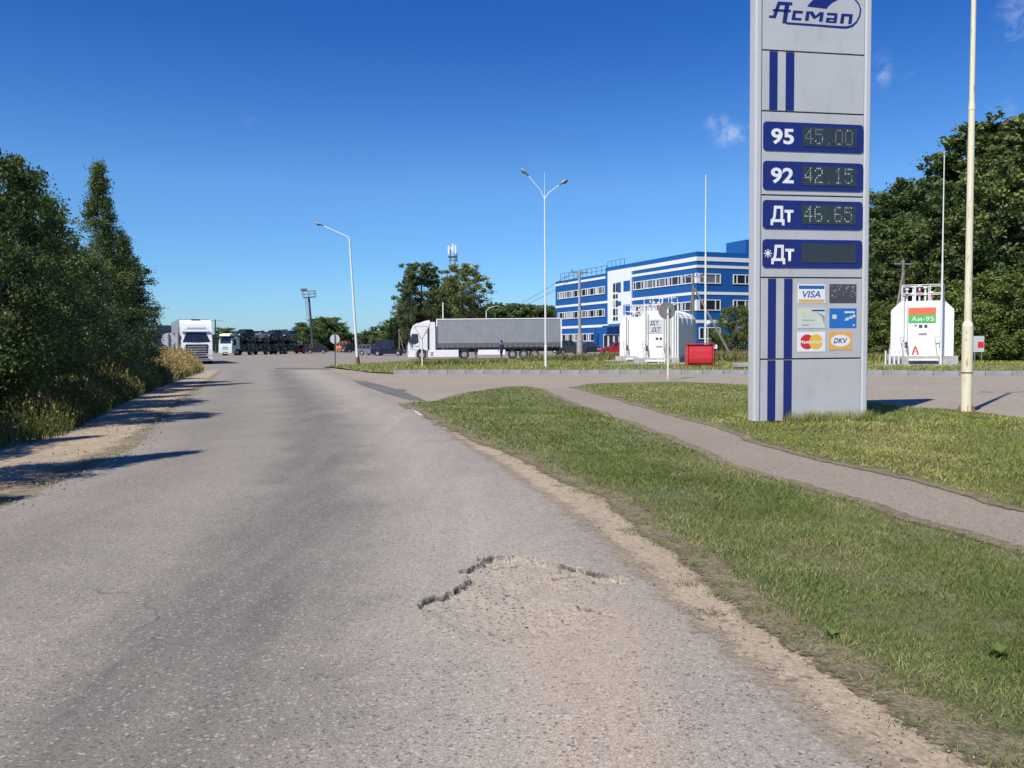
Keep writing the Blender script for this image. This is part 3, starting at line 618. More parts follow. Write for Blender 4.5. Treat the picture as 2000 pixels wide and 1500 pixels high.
def make_tree(name, H, prof, seed, nt=110, lp=110, leaf=.09, sig=.45, z0=.18, lmat='leaf_alder', bmat='bark', lobes=.35, trunk=.16, hang=0, inner=.5, stems=1, limbs=26):
    """a unit tree (meshes only): trunk with limbs and a crown of leaf clusters. prof(t)->radius"""
    r = np.random.default_rng(seed); rd = random.Random(seed)
    t = z0 + (1-z0)*r.random(nt)**.85; az = r.random(nt)*6.283
    k1, k2, ph = 2+seed % 3, 4+seed % 2, r.random(4)*6.28
    lob = 1+lobes*(np.sin(k1*az+ph[0]+t*5)*.5+np.sin(k2*az-ph[1]-t*11)*.35+.45*(r.random(nt)-.5)*2)
    rad = np.array([prof(q) for q in t])*lob*(inner+(1-inner)*np.sqrt(r.random(nt)))
    T = np.stack([np.cos(az)*rad, np.sin(az)*rad, t*H], 1)
    cs = r.random(nt); sg = sig*(.6+.8*r.random(nt))*(1.2-.65*t)
    cnt = (lp*(.5+1.0*r.random(nt))).astype(int); idn = np.repeat(np.arange(nt), cnt); n = len(idn)
    o = r.normal(size=(n, 3))*np.array([1, 1, .62])*sg[idn][:, None]
    # branch sprays: stretched outwards
    outd = T[idn]*np.array([1, 1, 0]); outd /= (np.linalg.norm(outd, axis=1)[:, None]+1e-6); o += outd*(r.normal(size=n)*sg[idn]*.6)[:, None]
    if hang: o[:, 2] -= np.abs(r.normal(size=n))*hang
    C = T[idn]+o; C[:, 2] = np.maximum(C[:, 2], .25)
    tint = cs[idn]*.7+r.random(n)*.3
    Vx, F, tt = leaves_np(C, None, leaf, tint, seed+1)
    cm_ = np_mesh('crown', Vx, F, None, attrs={'tint': ('FACE', tt)}); cm_.materials.append(M[lmat])
    b = MB(); 
    for s_ in range(stems):
        dx, dy = (rd.uniform(-1, 1)*.5*(stems > 1), rd.uniform(-1, 1)*.5*(stems > 1)); top = Vector((dx*1.5+rd.uniform(-.2, .2), dy*1.5, H*.93))
        pts = [Vector((dx*.4, dy*.4, -.1))]+[Vector((dx*.4, dy*.4, 0)).lerp(top, q)+Vector((rd.uniform(-1, 1), rd.uniform(-1, 1), 0))*H*.008 for q in (.2, .4, .6, .8, 1)]
        b.tube(pts, [trunk*(1-.92*q) for q in (0, .2, .4, .6, .8, 1)], 7)
    for i in np.argsort(-rad)[:limbs]:
        tp = T[i]; zb = max(.1*H, tp[2]-.35*rad[i]-.04*H); limb(b, (0, 0, zb), tuple(tp), trunk*.38*(1-tp[2]/H)+.015, .01, 4, .05, 3, rd)
    tm = bpy.data.meshes.new('trunk'); tm.from_pydata(b.v, [], b.f); tm.materials.append(M[bmat])
    return tm, cm_
def make_spruce(H, Rb, seed, nw=26, leaf=.16, z0=.06):
    r = np.random.default_rng(seed); rd = random.Random(seed); b = MB(); b.cyl((0, 0, -.1), (0, 0, H*.98), .16*H/12, .01, 7); C = []
    for w in range(nw):
        t = z0+(1-z0)*(w/nw)**.92; rr = Rb*(1-t)**.85*(.8+.4*rd.random())+.08; nb = 9 if t < .7 else 6
        for k in range(nb):
            a = k/nb*6.283+w*1.1+rd.uniform(-.2, .2); q = rr*(.75+.45*rd.random()); dr_ = rd.uniform(.12, .32)
            m_ = max(6, int(q*46)); s = r.random(m_)**.7; side = r.normal(size=m_)*.13*(1.15-s)*q+r.normal(size=m_)*.03
            x = np.cos(a)*s*q-np.sin(a)*side; y = np.sin(a)*s*q+np.cos(a)*side; z = t*H - s*s*q*dr_ - np.abs(r.normal(size=m_))*.10; C.append(np.stack([x, y, z], 1))
            if k % 2 == 0: limb(b, (0, 0, t*H), (math.cos(a)*q*.8, math.sin(a)*q*.8, t*H-.64*q*dr_), .02, .006, 3, 0, 2, rd)
    C = np.concatenate(C); Vx, F, tt = leaves_np(C, None, leaf, r.random(len(C)), seed, .45)
    cm_ = np_mesh('crown', Vx, F, None, attrs={'tint': ('FACE', tt)}); cm_.materials.append(M['needle'])
    tm = bpy.data.meshes.new('trunk'); tm.from_pydata(b.v, [], b.f); tm.materials.append(M['bark']); return tm, cm_
def plant(name, proto, label, cat, x, y, s, rz, sz=None, group=None, z=0):
    t = thing(name, label, cat, (x, y, z), rz, group); t.scale = (s, s, sz or s)
    for nm, me in zip(('trunk', 'crown'), proto):
        o = bpy.data.objects.new(nm, me); COL.objects.link(o); o.parent = t
    return t
ov = lambda t: (max(0, 1-((t-.55)/.52)**2))**.5
cone = lambda t: .15+(1-t)**.9
bush_p = lambda t: (max(0.05, 1-((t-.35)/.72)**2))**.5
# prototypes, sizes in metres
P_birch = make_tree('birch', 12, lambda t: 2.75*(1-t)**1.0*(1+.38*math.sin(t*27))+.10, 11, 300, 150, .055, .27, .05, 'leaf_birch', 'birch_bark', .35, .14, .12, .45, limbs=60)
P_ald1 = make_tree('alder', 9, lambda t: 2.3*ov(t)+.2, 12, 230, 170, .06, .34, .06, 'leaf_alder', 'bark', .30, .13, .05, .45, 2, limbs=46)
P_ald2 = make_tree('alder', 8, lambda t: 2.0*ov(t)+.25, 15, 210, 170, .06, .32, .05, 'leaf_birch', 'bark', .4, .12, .1, .4, 2, limbs=40)
P_bush = make_tree('bush', 3, lambda t: 1.7*bush_p(t), 18, 110, 130, .055, .26, .04, 'leaf_willow', 'bark', .3, .05, .05, .4, 3, limbs=30)
P_dkb = make_tree('bush', 3, lambda t: 1.7*bush_p(t), 19, 110, 130, .055, .26, .04, 'leaf_alder', 'bark', .3, .05, .05, .4, 3, limbs=30)
P_for = [make_tree('forest', 20, lambda t, i=i: (3.9*ov(t)+.3)*(1 if i % 2 else (1.25-.55*t)), 30+i, 210, 90, .19, .46, .10, 'leaf_forest', 'bark', .75, .25, .2, .45, limbs=30) for i in range(4)]
P_wil = [make_tree('willow', 8, lambda t: 3.6*bush_p(t), 40+i, 170, 90, .13, .45, .03, 'leaf_willow', 'bark', .35, .14, .25, .45, 3, limbs=26) for i in range(2)]
P_pop = make_tree('poplar', 17, lambda t: (3.7 if t > .42 else 2.0)*ov(t*.85+.1)*(1+.3*math.sin(t*14)), 51, 230, 105, .17, .45, .14, 'leaf_poplar', 'bark', .6, .40, .15, .35, 1, limbs=60)
P_pop2 = make_tree('poplar', 17, lambda t: (4.4 if t > .4 else 2.4)*ov(t*.85+.1)*(1+.25*math.sin(t*17+1)), 53, 250, 105, .17, .46, .12, 'leaf_poplar', 'bark', .55, .38, .15, .35, 1, limbs=60)
P_far = [make_tree('grove', 9, lambda t: 3.0*ov(t*.8+.12), 60+i, 90, 60, .22, .55, .04, 'leaf_forest', 'bark', .4, .15, .0, .4, limbs=14) for i in range(2)]
P_spr = make_spruce(13, 2.6, 71)

def T(name, proto, hproto, label, px, ytop, Y, cat='tree', wid=1.0, group=None, rz=None, kz=0):
    """put a tree at distance Y so that it stands under its own place in the photograph"""
    d = ray(px, ytop); X = d[0]/d[1]*Y; h = CAM_H + d[2]/d[1]*Y; s = h/hproto
    return plant(name, proto, label, cat, X, Y, s*wid, random.random()*6.28 if rz is None else rz, s, group)
g1 = 'trees of the dark wood left of the road'
T('birch_tree', P_birch, 12, 'tall narrow birch rising highest in the wood on the left', 192, 318, 30, rz=.6, wid=.82)
T('birch_tree', P_birch, 12, 'lower birch leaning out at the right end of the left wood', 240, 460, 33, rz=2.2, wid=1.15)
T('birch_tree', P_birch, 12, 'pale leaved birch top between the tall birch and the left frame edge', 97, 408, 23.5, rz=3.9, wid=.95)
T('alder_tree', P_ald1, 9, 'dark alder whose crown is cut by the left frame edge, tallest there', -14, 305, 16, rz=.4, wid=.8)
T('alder_tree', P_ald2, 8, 'dark rounded alder beside the left frame edge', 42, 380, 20.5, rz=1.4)
T('alder_tree', P_ald2, 8, 'dark alder filling the gap left of the tall birch', 132, 490, 27, rz=4.4)
T('alder_tree', P_ald1, 9, 'small alder last in the left wood before the lorry', 255, 592, 38, rz=5.1, wid=1.1)
T('alder_tree', P_ald1, 9, 'shaded alder behind the tall birch', 215, 500, 33, rz=2.1)
T('alder_tree', P_ald1, 9, 'alder in full shade at the far left, low crown', 0, 500, 17.5, rz=3.1, wid=1.3)
def vegx(y): return float(np.interp(y, [q[1] for q in VEG_E], [q[0] for q in VEG_E]))
for i, (Y, off_, h) in enumerate([(14.5, 2.6, 2.0), (17.5, 2.8, 2.3), (20.5, 3.0, 2.2), (24, 3.2, 2.6), (28, 3.4, 2.4), (33, 3.6, 2.6), (38, 3.8, 2.4), (44, 4.6, 2.2), (11.5, 2.4, 2.2), (22, 4.6, 3.4), (50, 6, 2.4)]):
    plant('bush', P_dkb if i % 3 else P_bush, ['low bush at the wood edge nearest the left frame side', 'bush under the pale birch', 'bush left of the tall birch foot', 'bush under the tall birch', 'bush under the leaning birch', 'bush behind the sunlit grass, left of the lorry', 'low bush before the small alder', 'last low bush of the left wood beside the lorry', 'big dark bush cut by the left frame side', 'tall bush set back in the left wood', 'far bush behind the tall verge grass'][i], 'bush', vegx(Y)-off_, Y, h/3*1.15, i*1.3, h/3)
# the wood goes on beside the camera and throws its shade over the verge
for i, (x, y, h, k_) in enumerate([(-8.0, 8.2, 7, 1), (-8.3, 4.8, 6.6, 1), (-8.6, 1.0, 6.5, 1), (-10.3, 10.8, 6.4, 1), (-12.5, 8.5, 8, 0), (-12.5, 3, 8, 0), (-13.5, 13, 6.4, 0), (-15.5, 17.5, 6.3, 0), (-17.5, 21.5, 6.6, 0), (-20.5, 27, 7, 0), (-16, 10, 8, 0)]):
    pr_, hp_ = ((P_ald1, 9), (P_ald2, 8))[i % 2] if not k_ else (P_birch, 12)
    plant('birch_tree' if k_ else 'alder_tree', pr_, 'tree of the unbroken wood left of the road, hidden by others or beside the frame', 'tree', x, y, h/hp_*(.8 if k_ else 1), i*1.7, h/hp_, g1)

# right hand wood
fr = [(1712, 405, 84), (1738, 362, 88), (1775, 366, 86), (1808, 352, 80), (1848, 318, 78), (1893, 262, 76), (1936, 238, 74), (1985, 238, 72), (2030, 242, 74), (2080, 262, 70), (1745, 430, 70), (1700, 430, 95), (1655, 420, 98), (1870, 350, 66), (1960, 310, 62), (2040, 300, 60), (2150, 240, 66), (1790, 440, 66), (1918, 340, 70)]
ORD = 'first second third fourth fifth sixth seventh eighth ninth tenth eleventh twelfth thirteenth fourteenth fifteenth sixteenth seventeenth eighteenth nineteenth'.split()
for i, (px, yt, Y) in enumerate(sorted(fr)):
    T('forest_tree', P_for[i % 4], 20, ORD[i]+' from the left of the tall broadleaf trees in the right hand wood', px, yt, Y, wid=.95+.35*((i*7) % 5)/5, group='trees of the wood behind the white tanks')
for i, (px, yt, Y) in enumerate(sorted([(1905, 548, 62), (1960, 532, 58), (2010, 560, 56), (1870, 585, 64), (1720, 590, 66), (1700, 560, 74), (1750, 575, 72), (1935, 590, 57), (1835, 560, 68), (2070, 560, 55)])):
    T('willow_shrub', P_wil[i % 2], 8, ORD[i]+' from the left of the round willow shrubs below the right hand wood', px, yt, Y, 'shrub', group='willow shrubs below the right hand wood', wid=1.1)
T('willow_shrub', P_wil[0], 8, 'rounded green willow shrub before the corner of the blue building', 1436, 598, 79, 'shrub', wid=.85)
T('willow_shrub', P_wil[1], 8, 'low willow shrub beside the wooden pole stay', 1405, 650, 76, 'shrub', wid=.9)
# trees beyond the yard
T('poplar_tree', P_pop, 17, 'ragged old poplar left of the pair behind the lorry trailer', 823, 516, 150, rz=.4, wid=1.15)
T('poplar_tree', P_pop2, 17, 'broad old poplar right of the pair below the antenna mast', 903, 519, 150, rz=1.4, wid=1.05)
T('poplar_tree', P_pop, 17, 'shorter leaning poplar reaching out to the left of the pair', 793, 548, 146, rz=3.3, wid=.62)
T('poplar_tree', P_pop, 17, 'poplar crown between the two old poplars, set back', 866, 545, 160, rz=2.6, wid=.95)
T('spruce_tree', P_spr, 13, 'pointed dark spruce standing left of the poplars', 779, 600, 165, rz=.3, wid=1.1)
T('spruce_tree', P_spr, 13, 'smaller spruce left of the pointed one', 763, 617, 168, rz=1.3)
T('spruce_tree', P_spr, 13, 'small distant spruce top above the parked wagon', 733, 636, 190, rz=2.3)
T('spruce_tree', P_spr, 13, 'distant spruce top nearest the street lamp', 713, 641, 195, rz=2.9)
T('spruce_tree', P_spr, 13, 'spruce top rising over the far tree line left of the tall lamp', 968, 588, 185, rz=.9)
def row(name, protos, hp, label, cat, group, spec, wid=1.3):
    for i, (px, yt, Y) in enumerate(sorted(spec)): T(name, protos[i % len(protos)], hp, ORD[i]+' from the left '+label, px, yt, Y, cat, wid=wid, group=group)
row('grove_tree', P_far, 9, 'of the small trees in the grove behind the floodlight mast', 'tree', 'trees of the far grove at the mast', [(588, 640, 195), (600, 632, 198), (622, 624, 190), (637, 622, 196), (652, 633, 192), (663, 640, 198), (674, 652, 200), (690, 655, 205), (575, 650, 205), (610, 640, 185)], 1.35)
row('grove_tree', P_far, 9, 'of the low distant trees seen above the car transporter', 'tree', 'distant trees above the car transporter', [(436, 642, 210), (452, 648, 215), (468, 655, 220), (485, 655, 220), (505, 655, 215), (528, 650, 215), (548, 645, 212), (560, 648, 214), (420, 655, 220), (400, 660, 220), (370, 655, 220), (340, 655, 215), (315, 650, 210)], 1.5)
row('grove_tree', P_far, 9, 'of the distant trees between street lamp and poplars', 'tree', 'distant trees left of the poplars', [(705, 652, 205), (722, 648, 200), (742, 640, 195), (757, 636, 190), (770, 628, 180), (792, 622, 175), (808, 618, 170)], 1.4)
row('grove_tree', P_far, 9, 'of the dark distant trees above the lorry trailer', 'tree', 'distant trees above the lorry trailer', [(945, 606, 185), (962, 600, 190), (978, 596, 195), (993, 602, 190), (1008, 600, 195), (1022, 598, 192), (1038, 600, 196), (1052, 604, 192), (1068, 606, 196), (1082, 600, 200), (925, 610, 180), (850, 610, 175), (880, 610, 178), (835, 615, 175)], 1.35)
# brush heap
r2 = np.random.default_rng(3); b = MB()
for i in range(260):
    x = r2.normal()*1.7; y = r2.normal()*.9; z = abs(r2.normal())*.5*math.exp(-x*x/6); a = r2.random()*6.28; l = .5+r2.random()
    b.cyl((x, y, z), (x+math.cos(a)*l, y+math.sin(a)*l*.6, z+r2.random()*.9), .02, .008, 4, cap=False)
X_ = at(607, 158); tag(b.build('brush_heap', M['twig'], loc=(X_, 158, 0)), 'heap of cut brown brushwood behind the dark saloon car', 'brushwood', kind='stuff')

# ------------------------------------------------------------ lettering
def text_mesh(txt, h=1.0, w=None, shear=0, bold=0.0, extrude=.002, align='CENTER', space=1.0):
    c = bpy.data.curves.new('txt', 'FONT'); c.body = txt; c.size = 1; c.shear = shear; c.offset = bold; c.extrude = 0; c.align_x = 'LEFT'; c.space_character = space; c.resolution_u = 3
    o = bpy.data.objects.new('txt', c); COL.objects.link(o); bpy.context.view_layer.update()
    me = bpy.data.meshes.new_from_object(o); bpy.data.objects.remove(o); 
    xs = [v.co.x for v in me.vertices]; ys = [v.co.y for v in me.vertices]
    if not xs: return me
    x0, x1, y0, y1 = min(xs), max(xs), min(ys), max(ys); sy = h/(y1-y0); sx = (w/(x1-x0)) if w else sy
    for v in me.vertices:
        x = (v.co.x-x0)*sx; x -= (x1-x0)*sx/2 if align == 'CENTER' else 0
        z = (v.co.y-y0)*sy - h/2; v.co = (x, 0, z)
    return me
def letters(name, txt, h, mt, parent, x, y, z, w=None, **k):
    """flat lettering standing in the local XZ plane"""
    me = text_mesh(txt, h, w, **k); me.name = name
    return link(name, me, mt, parent, (x, y, z))
def rrect(x0, x1, z0, z1, r, n=5):
    out = []
    for cx, cz, a0 in ((x1-r, z1-r, 0), (x0+r, z1-r, 90), (x0+r, z0+r, 180), (x1-r, z0+r, 270)):
        for i in range(n+1): a = R(a0+90*i/n); out.append((cx+r*math.cos(a), cz+r*math.sin(a)))
    return out
FONT5 = {'0': '01110 10001 10001 10001 10001 10001 01110', '1': '00100 01100 00100 00100 00100 00100 01110', '2': '01110 10001 00001 00110 01000 10000 11111', '4': '00010 00110 01010 10010 11111 00010 00010', '5': '11111 10000 11110 00001 00001 10001 01110', '6': '01110 10000 10000 11110 10001 10001 01110', '.': '00000 00000 00000 00000 00000 00000 00100'}

# ------------------------------------------------------------ price pylon
F0, F1 = G(1472, 828), G(1694, 822)
PA = math.atan2(F1[1]-F0[1], F1[0]-F0[0]); PW = math.hypot(F1[0]-F0[0], F1[1]-F0[1])
pu = lambda x, y: V(x, y, F0, F1)
z7 = lambda x, y: pu(1440+x*.28, y*.28)
z8 = lambda x, y: pu(1440+x/3.193, 380+y/3.193)
py = thing('price_pylon', 'tall grey fuel price pylon with blue stripes standing on the lawn', 'price sign', (F0[0], F0[1], .02), PA)
PH = 9.35; cw = .135; D_ = .27
for x0 in (0, PW-cw):
    b = MB(); b.prism(rrect(x0, x0+cw, 0, D_, .035, 3), .03, PH, 'z', smooth=False); b.build('corner_column', M['pylon_edge'], py)
b = MB(); b.box(cw, PW-cw, .045, D_-.045, .0, PH-.01); b.build('core', M['gap'], py)
# panel edges measured along the photographed joints
zs = [0.03, z8(150, 1028)[1], z8(150, 517)[1], z7(180, 1358)[1], z7(180, 770)[1], z7(180, 345)[1], PH]
zs = [z-.02 for z in zs]; g = .014
def rng2(i): return zs[i]+g, zs[i+1]-g
panels = []
for i in range(6):
    a, c_ = rng2(i); b = MB(); b.box(cw+.012, PW-cw-.012, .018, .044, a, c_); o = b.build('cladding_panel', M['pylon'], py, bevel=.004, seg=1); panels.append(o)
b = MB(); b.box(cw+.012, PW-cw-.012, D_-.044, D_-.018, .03, PH-.02); b.build('back_cladding', M['pylon'], py)
# vertical blue stripes
ux = [z8(x, 1200)[0] for x in (190, 240, 290, 342)]
for i in (0, 1, 4):
    a, c_ = rng2(i)
    for k in (0, 2):
        b = MB(); b.box(ux[k], ux[k+1], .0145, .0185, a+.004, c_-.004); b.build('blue_stripe', M['navy'], panels[i])
# price boxes
def price_box(par, zt, zb, txt, sym, digits, star=False, bright=1):
    u0, u1 = z8(160, 200)[0], z8(782, 200)[0]
    b = MB(); b.prism(rrect(u0, u1, zb, zt, .07), .006, .0175, 'y'); o = b.build('price_box', M['navy'], par)
    h = zt-zb; s0, s1 = z8(403, 120)[0], z8(742, 120)[0]; c0 = (zb+zt)/2 - .0
    b = MB(); b.box(s0, s1, -.002, .0065, zb+.10, zt-.075); b.build('display', M['screen'], o)
    lx = z8(280, 120)[0] + (.02 if star else 0)
    letters('fuel_grade', txt, .30 if not sym else .37, M['white'], o, lx, .004, c0-(0 if not sym else .02), w=.47, bold=.028)
    if star:
        b = MB(); cx, cz = z8(192, 372)[0], c0+.0
        for k in range(4):
            a = k*math.pi/4; d_ = Vector((math.cos(a), 0, math.sin(a))); n_ = Vector((-math.sin(a), 0, math.cos(a)))*.009; q = .083
            b.quad(Vector((cx, .0045-k*.0002, cz))-d_*q-n_, Vector((cx, .0045-k*.0002, cz))+d_*q-n_, Vector((cx, .0045-k*.0002, cz))+d_*q+n_, Vector((cx, .0045-k*.0002, cz))-d_*q+n_)
        b.prism([(cx+.034*math.cos(t*.5236), cz+.034*math.sin(t*.5236)) for t in range(12)], .002, .0042, 'y'); b.build('snowflake', M['white'], o)
    if digits:
        for lit in (True, False):
            lr = random.Random(len(digits)*int(zt*100)); b = MB(); n = len(digits); cwid = (s1-s0-.10)/(n*6.0); ch = (h-.175-.08)/6.6
            for i, ch_ in enumerate(digits):
                rows = FONT5[ch_].split()
                for r0, row_ in enumerate(rows):
                    for c0_, bit in enumerate(row_):
                        if bit == '1':
                            L_ = lr.random() < bright*(.9 if i < 3 else .55)
                            if L_ == lit:
                                x = s0+.05+(i*6+c0_+.4)*cwid; z = zt-.075-.045-r0*ch; e = .0085 if lit else .010
                                b.add([(x-e, -.0035, z-e*1.5), (x+e, -.0035, z-e*1.5), (x+e, -.0035, z+e*1.5), (x-e, -.0035, z+e*1.5)], [(0, 1, 2, 3)])
            if b.f: tag(b.build('display_digits', M['led'] if lit else M['led_dim'], o), kind='stuff')
zz = lambda f, x, y: f(x, y)[1]-.02
price_box(panels[3], zz(z7, 190, 845), zz(z7, 190, 1048), '95', False, '45.00', bright=.25)
price_box(panels[3], zz(z7, 190, 1120), zz(z7, 190, 1322), '92', False, '42.15', bright=1)
price_box(panels[2], zz(z8, 162, 32), zz(z8, 162, 212), 'Дт', True, '46.65', bright=.9)
price_box(panels[2], zz(z8, 160, 277), zz(z8, 160, 455), 'Дт', True, '', True)
# payment cards
CM = {}
for k_, c_ in dict(card_blue=(.03, .11, .36), card_orange=(.75, .42, .12), card_red=(.62, .03, .04), card_yellow=(.82, .50, .06), card_dark=(.07, .07, .08), card_grey=(.28, .28, .30), card_pale=(.60, .66, .58), card_lime=(.62, .66, .30), card_azure=(.02, .16, .50), card_navy=(.03, .06, .18)).items(): CM[k_] = paint(k_, c_, .4, .06)
def card(x0, x1, y0, y1, mt, r=.015):
    a = z8(x0, y0); c_ = z8(x1, y1); b = MB(); b.prism(rrect(a[0], c_[0], c_[1]-.02, a[1]-.02, r, 3), .0135, .0178, 'y'); return b.build('card_sign', mt, panels[1]), a[0], c_[0], a[1]-.02, c_[1]-.02
def dec(par, name, x0, x1, z0, z1, mt, y=.0128):
    b = MB(); b.quad((x0, y, z0), (x1, y, z0), (x1, y, z1), (x0, y, z1)); return b.build(name, mt, par)
def disc(par, name, cx, cz, r, mt, y=.0126, rz_=None):
    b = MB(); n = 28; b.add([(cx+r*math.cos(6.2832*i/n), y, cz+(rz_ or r)*math.sin(6.2832*i/n)) for i in range(n)], [tuple(range(n))]); return b.build(name, mt, par)
o, a, c_, t_, bt = card(380, 550, 560, 678, M['white']); h = t_-bt
dec(o, 'blue_bar', a+.02, c_-.02, t_-h*.24, t_-h*.06, CM['card_blue']); dec(o, 'gold_bar', a+.02, c_-.02, bt+h*.04, bt+h*.21, CM['card_orange'])
letters('card_lettering', 'VISA', h*.36, CM['card_blue'], o, (a+c_)/2, .0125, bt+h*.48, w=(c_-a)*.66, shear=.22, bold=.02)
o, a, c_, t_, bt = card(578, 745, 558, 676, CM['card_dark']); h = t_-bt
b = MB(); rr_ = random.Random(4)
for i in range(60):
    x = rr_.uniform(a+.03, c_-.03); z = rr_.uniform(bt+h*.28, t_-.03); q = rr_.uniform(.006, .022); b.quad((x-q, .0127-i*.00001, z-q*.5), (x+q, .0127-i*.00001, z-q*.6), (x+q*.8, .0127-i*.00001, z+q*.5), (x-q*.7, .0127-i*.00001, z+q*.6))
b.build('card_pattern', CM['card_grey'], o)
b = MB(); w_ = c_-a
b.add([(a+w_*p, .0118, bt+h*q) for p, q in ((.25, .30), (.33, .52), (.38, .35), (.45, .62), (.52, .34), (.6, .5), (.66, .3))], [(0, 1, 2, 3, 4, 5, 6)]); b.build('card_emblem', CM['card_dark'], o)
o, a, c_, t_, bt = card(380, 552, 708, 832, CM['card_pale']); h = t_-bt; w_ = c_-a
disc(o, 'card_blossom', a+w_*.24, bt+h*.68, h*.14, CM['card_lime']); dec(o, 'card_bar', a+w_*.5, c_-.02, t_-h*.16, t_-h*.08, CM['card_navy']); dec(o, 'card_line', a+w_*.15, a+w_*.6, bt+h*.38, bt+h*.42, CM['card_grey']); dec(o, 'card_line', a+w_*.15, a+w_*.42, bt+h*.13, bt+h*.18, CM['card_grey'])
b = MB(); b.add([(c_-w_*.35, .0128, t_-h*.18), (c_-w_*.03, .0128, t_-h*.40), (c_-w_*.03, .0128, bt+h*.1), (c_-w_*.12, .0128, t_-h*.45)], [(0, 1, 2, 3)]); b.build('card_sprig', CM['card_grey'], o)
o, a, c_, t_, bt = card(578, 745, 709, 831, CM['card_azure']); h = t_-bt; w_ = c_-a
b = MB(); b.prism(rrect(a+w_*.10, a+w_*.26, bt+h*.46, bt+h*.68, .01, 2), .0122, .0132, 'y'); b.build('card_chip', CM['card_pale'], o)
dec(o, 'card_bar', a+w_*.55, a+w_*.93, t_-h*.24, t_-h*.16, M['white']); dec(o, 'card_dot', a+w_*.87, a+w_*.93, bt+h*.1, bt+h*.18, M['white'])
b = MB()
for q in range(3):
    x = a+w_*(.55+.13*q); z = bt+h*(.36+.08*q); b.add([(x, .0122-q*.0002, z), (x+w_*.17, .0122-q*.0002, z+h*.03), (x+w_*.11, .0122-q*.0002, z+h*.20), (x+w_*.04, .0122-q*.0002, z+h*.12)], [(0, 1, 2, 3)])
b.build('card_emblem', CM['card_pale'], o)
o, a, c_, t_, bt = card(377, 550, 857, 979, M['white'], .006); h = t_-bt; w_ = c_-a
disc(o, 'red_circle', a+w_*.35, (t_+bt)/2, h*.38, CM['card_red'], .0130); disc(o, 'yellow_circle', a+w_*.67, (t_+bt)/2, h*.38, CM['card_yellow'], .0126)
letters('card_lettering', 'MasterCard', h*.17, M['white'], o, (a+c_)/2, .0120, (t_+bt)/2, w=w_*.82, bold=.025)
o, a, c_, t_, bt = card(575, 717, 854, 968, CM['card_orange'], .006); h = t_-bt; w_ = c_-a
disc(o, 'white_oval', (a+c_)/2, (t_+bt)/2, w_*.42, M['white'], .0130, h*.32); letters('card_lettering', 'DKV', h*.28, CM['card_navy'], o, (a+c_)/2, .0122, (t_+bt)/2, w=w_*.60, shear=.25, bold=.03)
# the station name on the top panel, drawn letter by letter, and its swoosh
def L7(pts, y=.0135):
    return [(lambda q: (q[0], y, q[1]-.02))(z7(*p)) for p in pts]
def logo(name, polys, y=.0135):
    b = MB()
    for p in polys: b.add(L7(p, y), [tuple(range(len(p)))])
    o = b.build(name, M['navy'], panels[5])
    return o
logo('logo_letter', [[(300, 8), (388, 14), (384, 34), (366, 33), (345, 160), (316, 158), (334, 34), (302, 32), (270, 124), (222, 120), (226, 105), (252, 106), (285, 8)], [(252, 60), (378, 66), (375, 82), (248, 75)]])
logo('logo_letter', [[(392, 70), (462, 74), (458, 92), (412, 89), (406, 121), (452, 124), (449, 140), (380, 136)]])
logo('logo_letter', [[(484, 76), (508, 77), (500, 142), (474, 141)], [(508, 77), (532, 78), (548, 108), (545, 128), (534, 127), (508, 92)], [(548, 108), (580, 81), (606, 83), (597, 149), (572, 147), (579, 105), (545, 128)]])
logo('logo_letter', [[(630, 86), (702, 90), (700, 106), (627, 102)], [(680, 105), (702, 106), (694, 158), (672, 157)], [(626, 120), (680, 124), (678, 136), (648, 134), (646, 144), (676, 146), (674, 158), (618, 153)]])
logo('logo_letter', [[(730, 92), (810, 97), (807, 114), (727, 109)], [(727, 109), (751, 110), (743, 162), (719, 160)], [(784, 112), (807, 114), (799, 165), (776, 163)]])
oc = [(345, 152), (540, 166), (720, 180), (760, 181), (800, 172), (832, 145), (852, 105), (858, 62), (848, 30), (828, 4), (800, -22)]
inn = [(800, -30), (834, -2), (856, 26), (868, 64), (862, 108), (840, 154), (806, 186), (762, 197), (720, 195), (540, 180), (342, 166)]
b = MB()
po, pi = L7(oc), L7(inn[::-1]); b.add(po+pi, [(i, i+1, 11+i+1, 11+i) for i in range(10)]); b.build('logo_outline', M['navy'], panels[5])
sw = [(490, 42), (505, 22), (525, 2), (560, -25), (620, -48), (700, -52), (770, -38), (800, -26), (760, -20), (716, -10), (672, 12), (640, 38), (625, 58)]
logo('logo_swoosh', [sw])

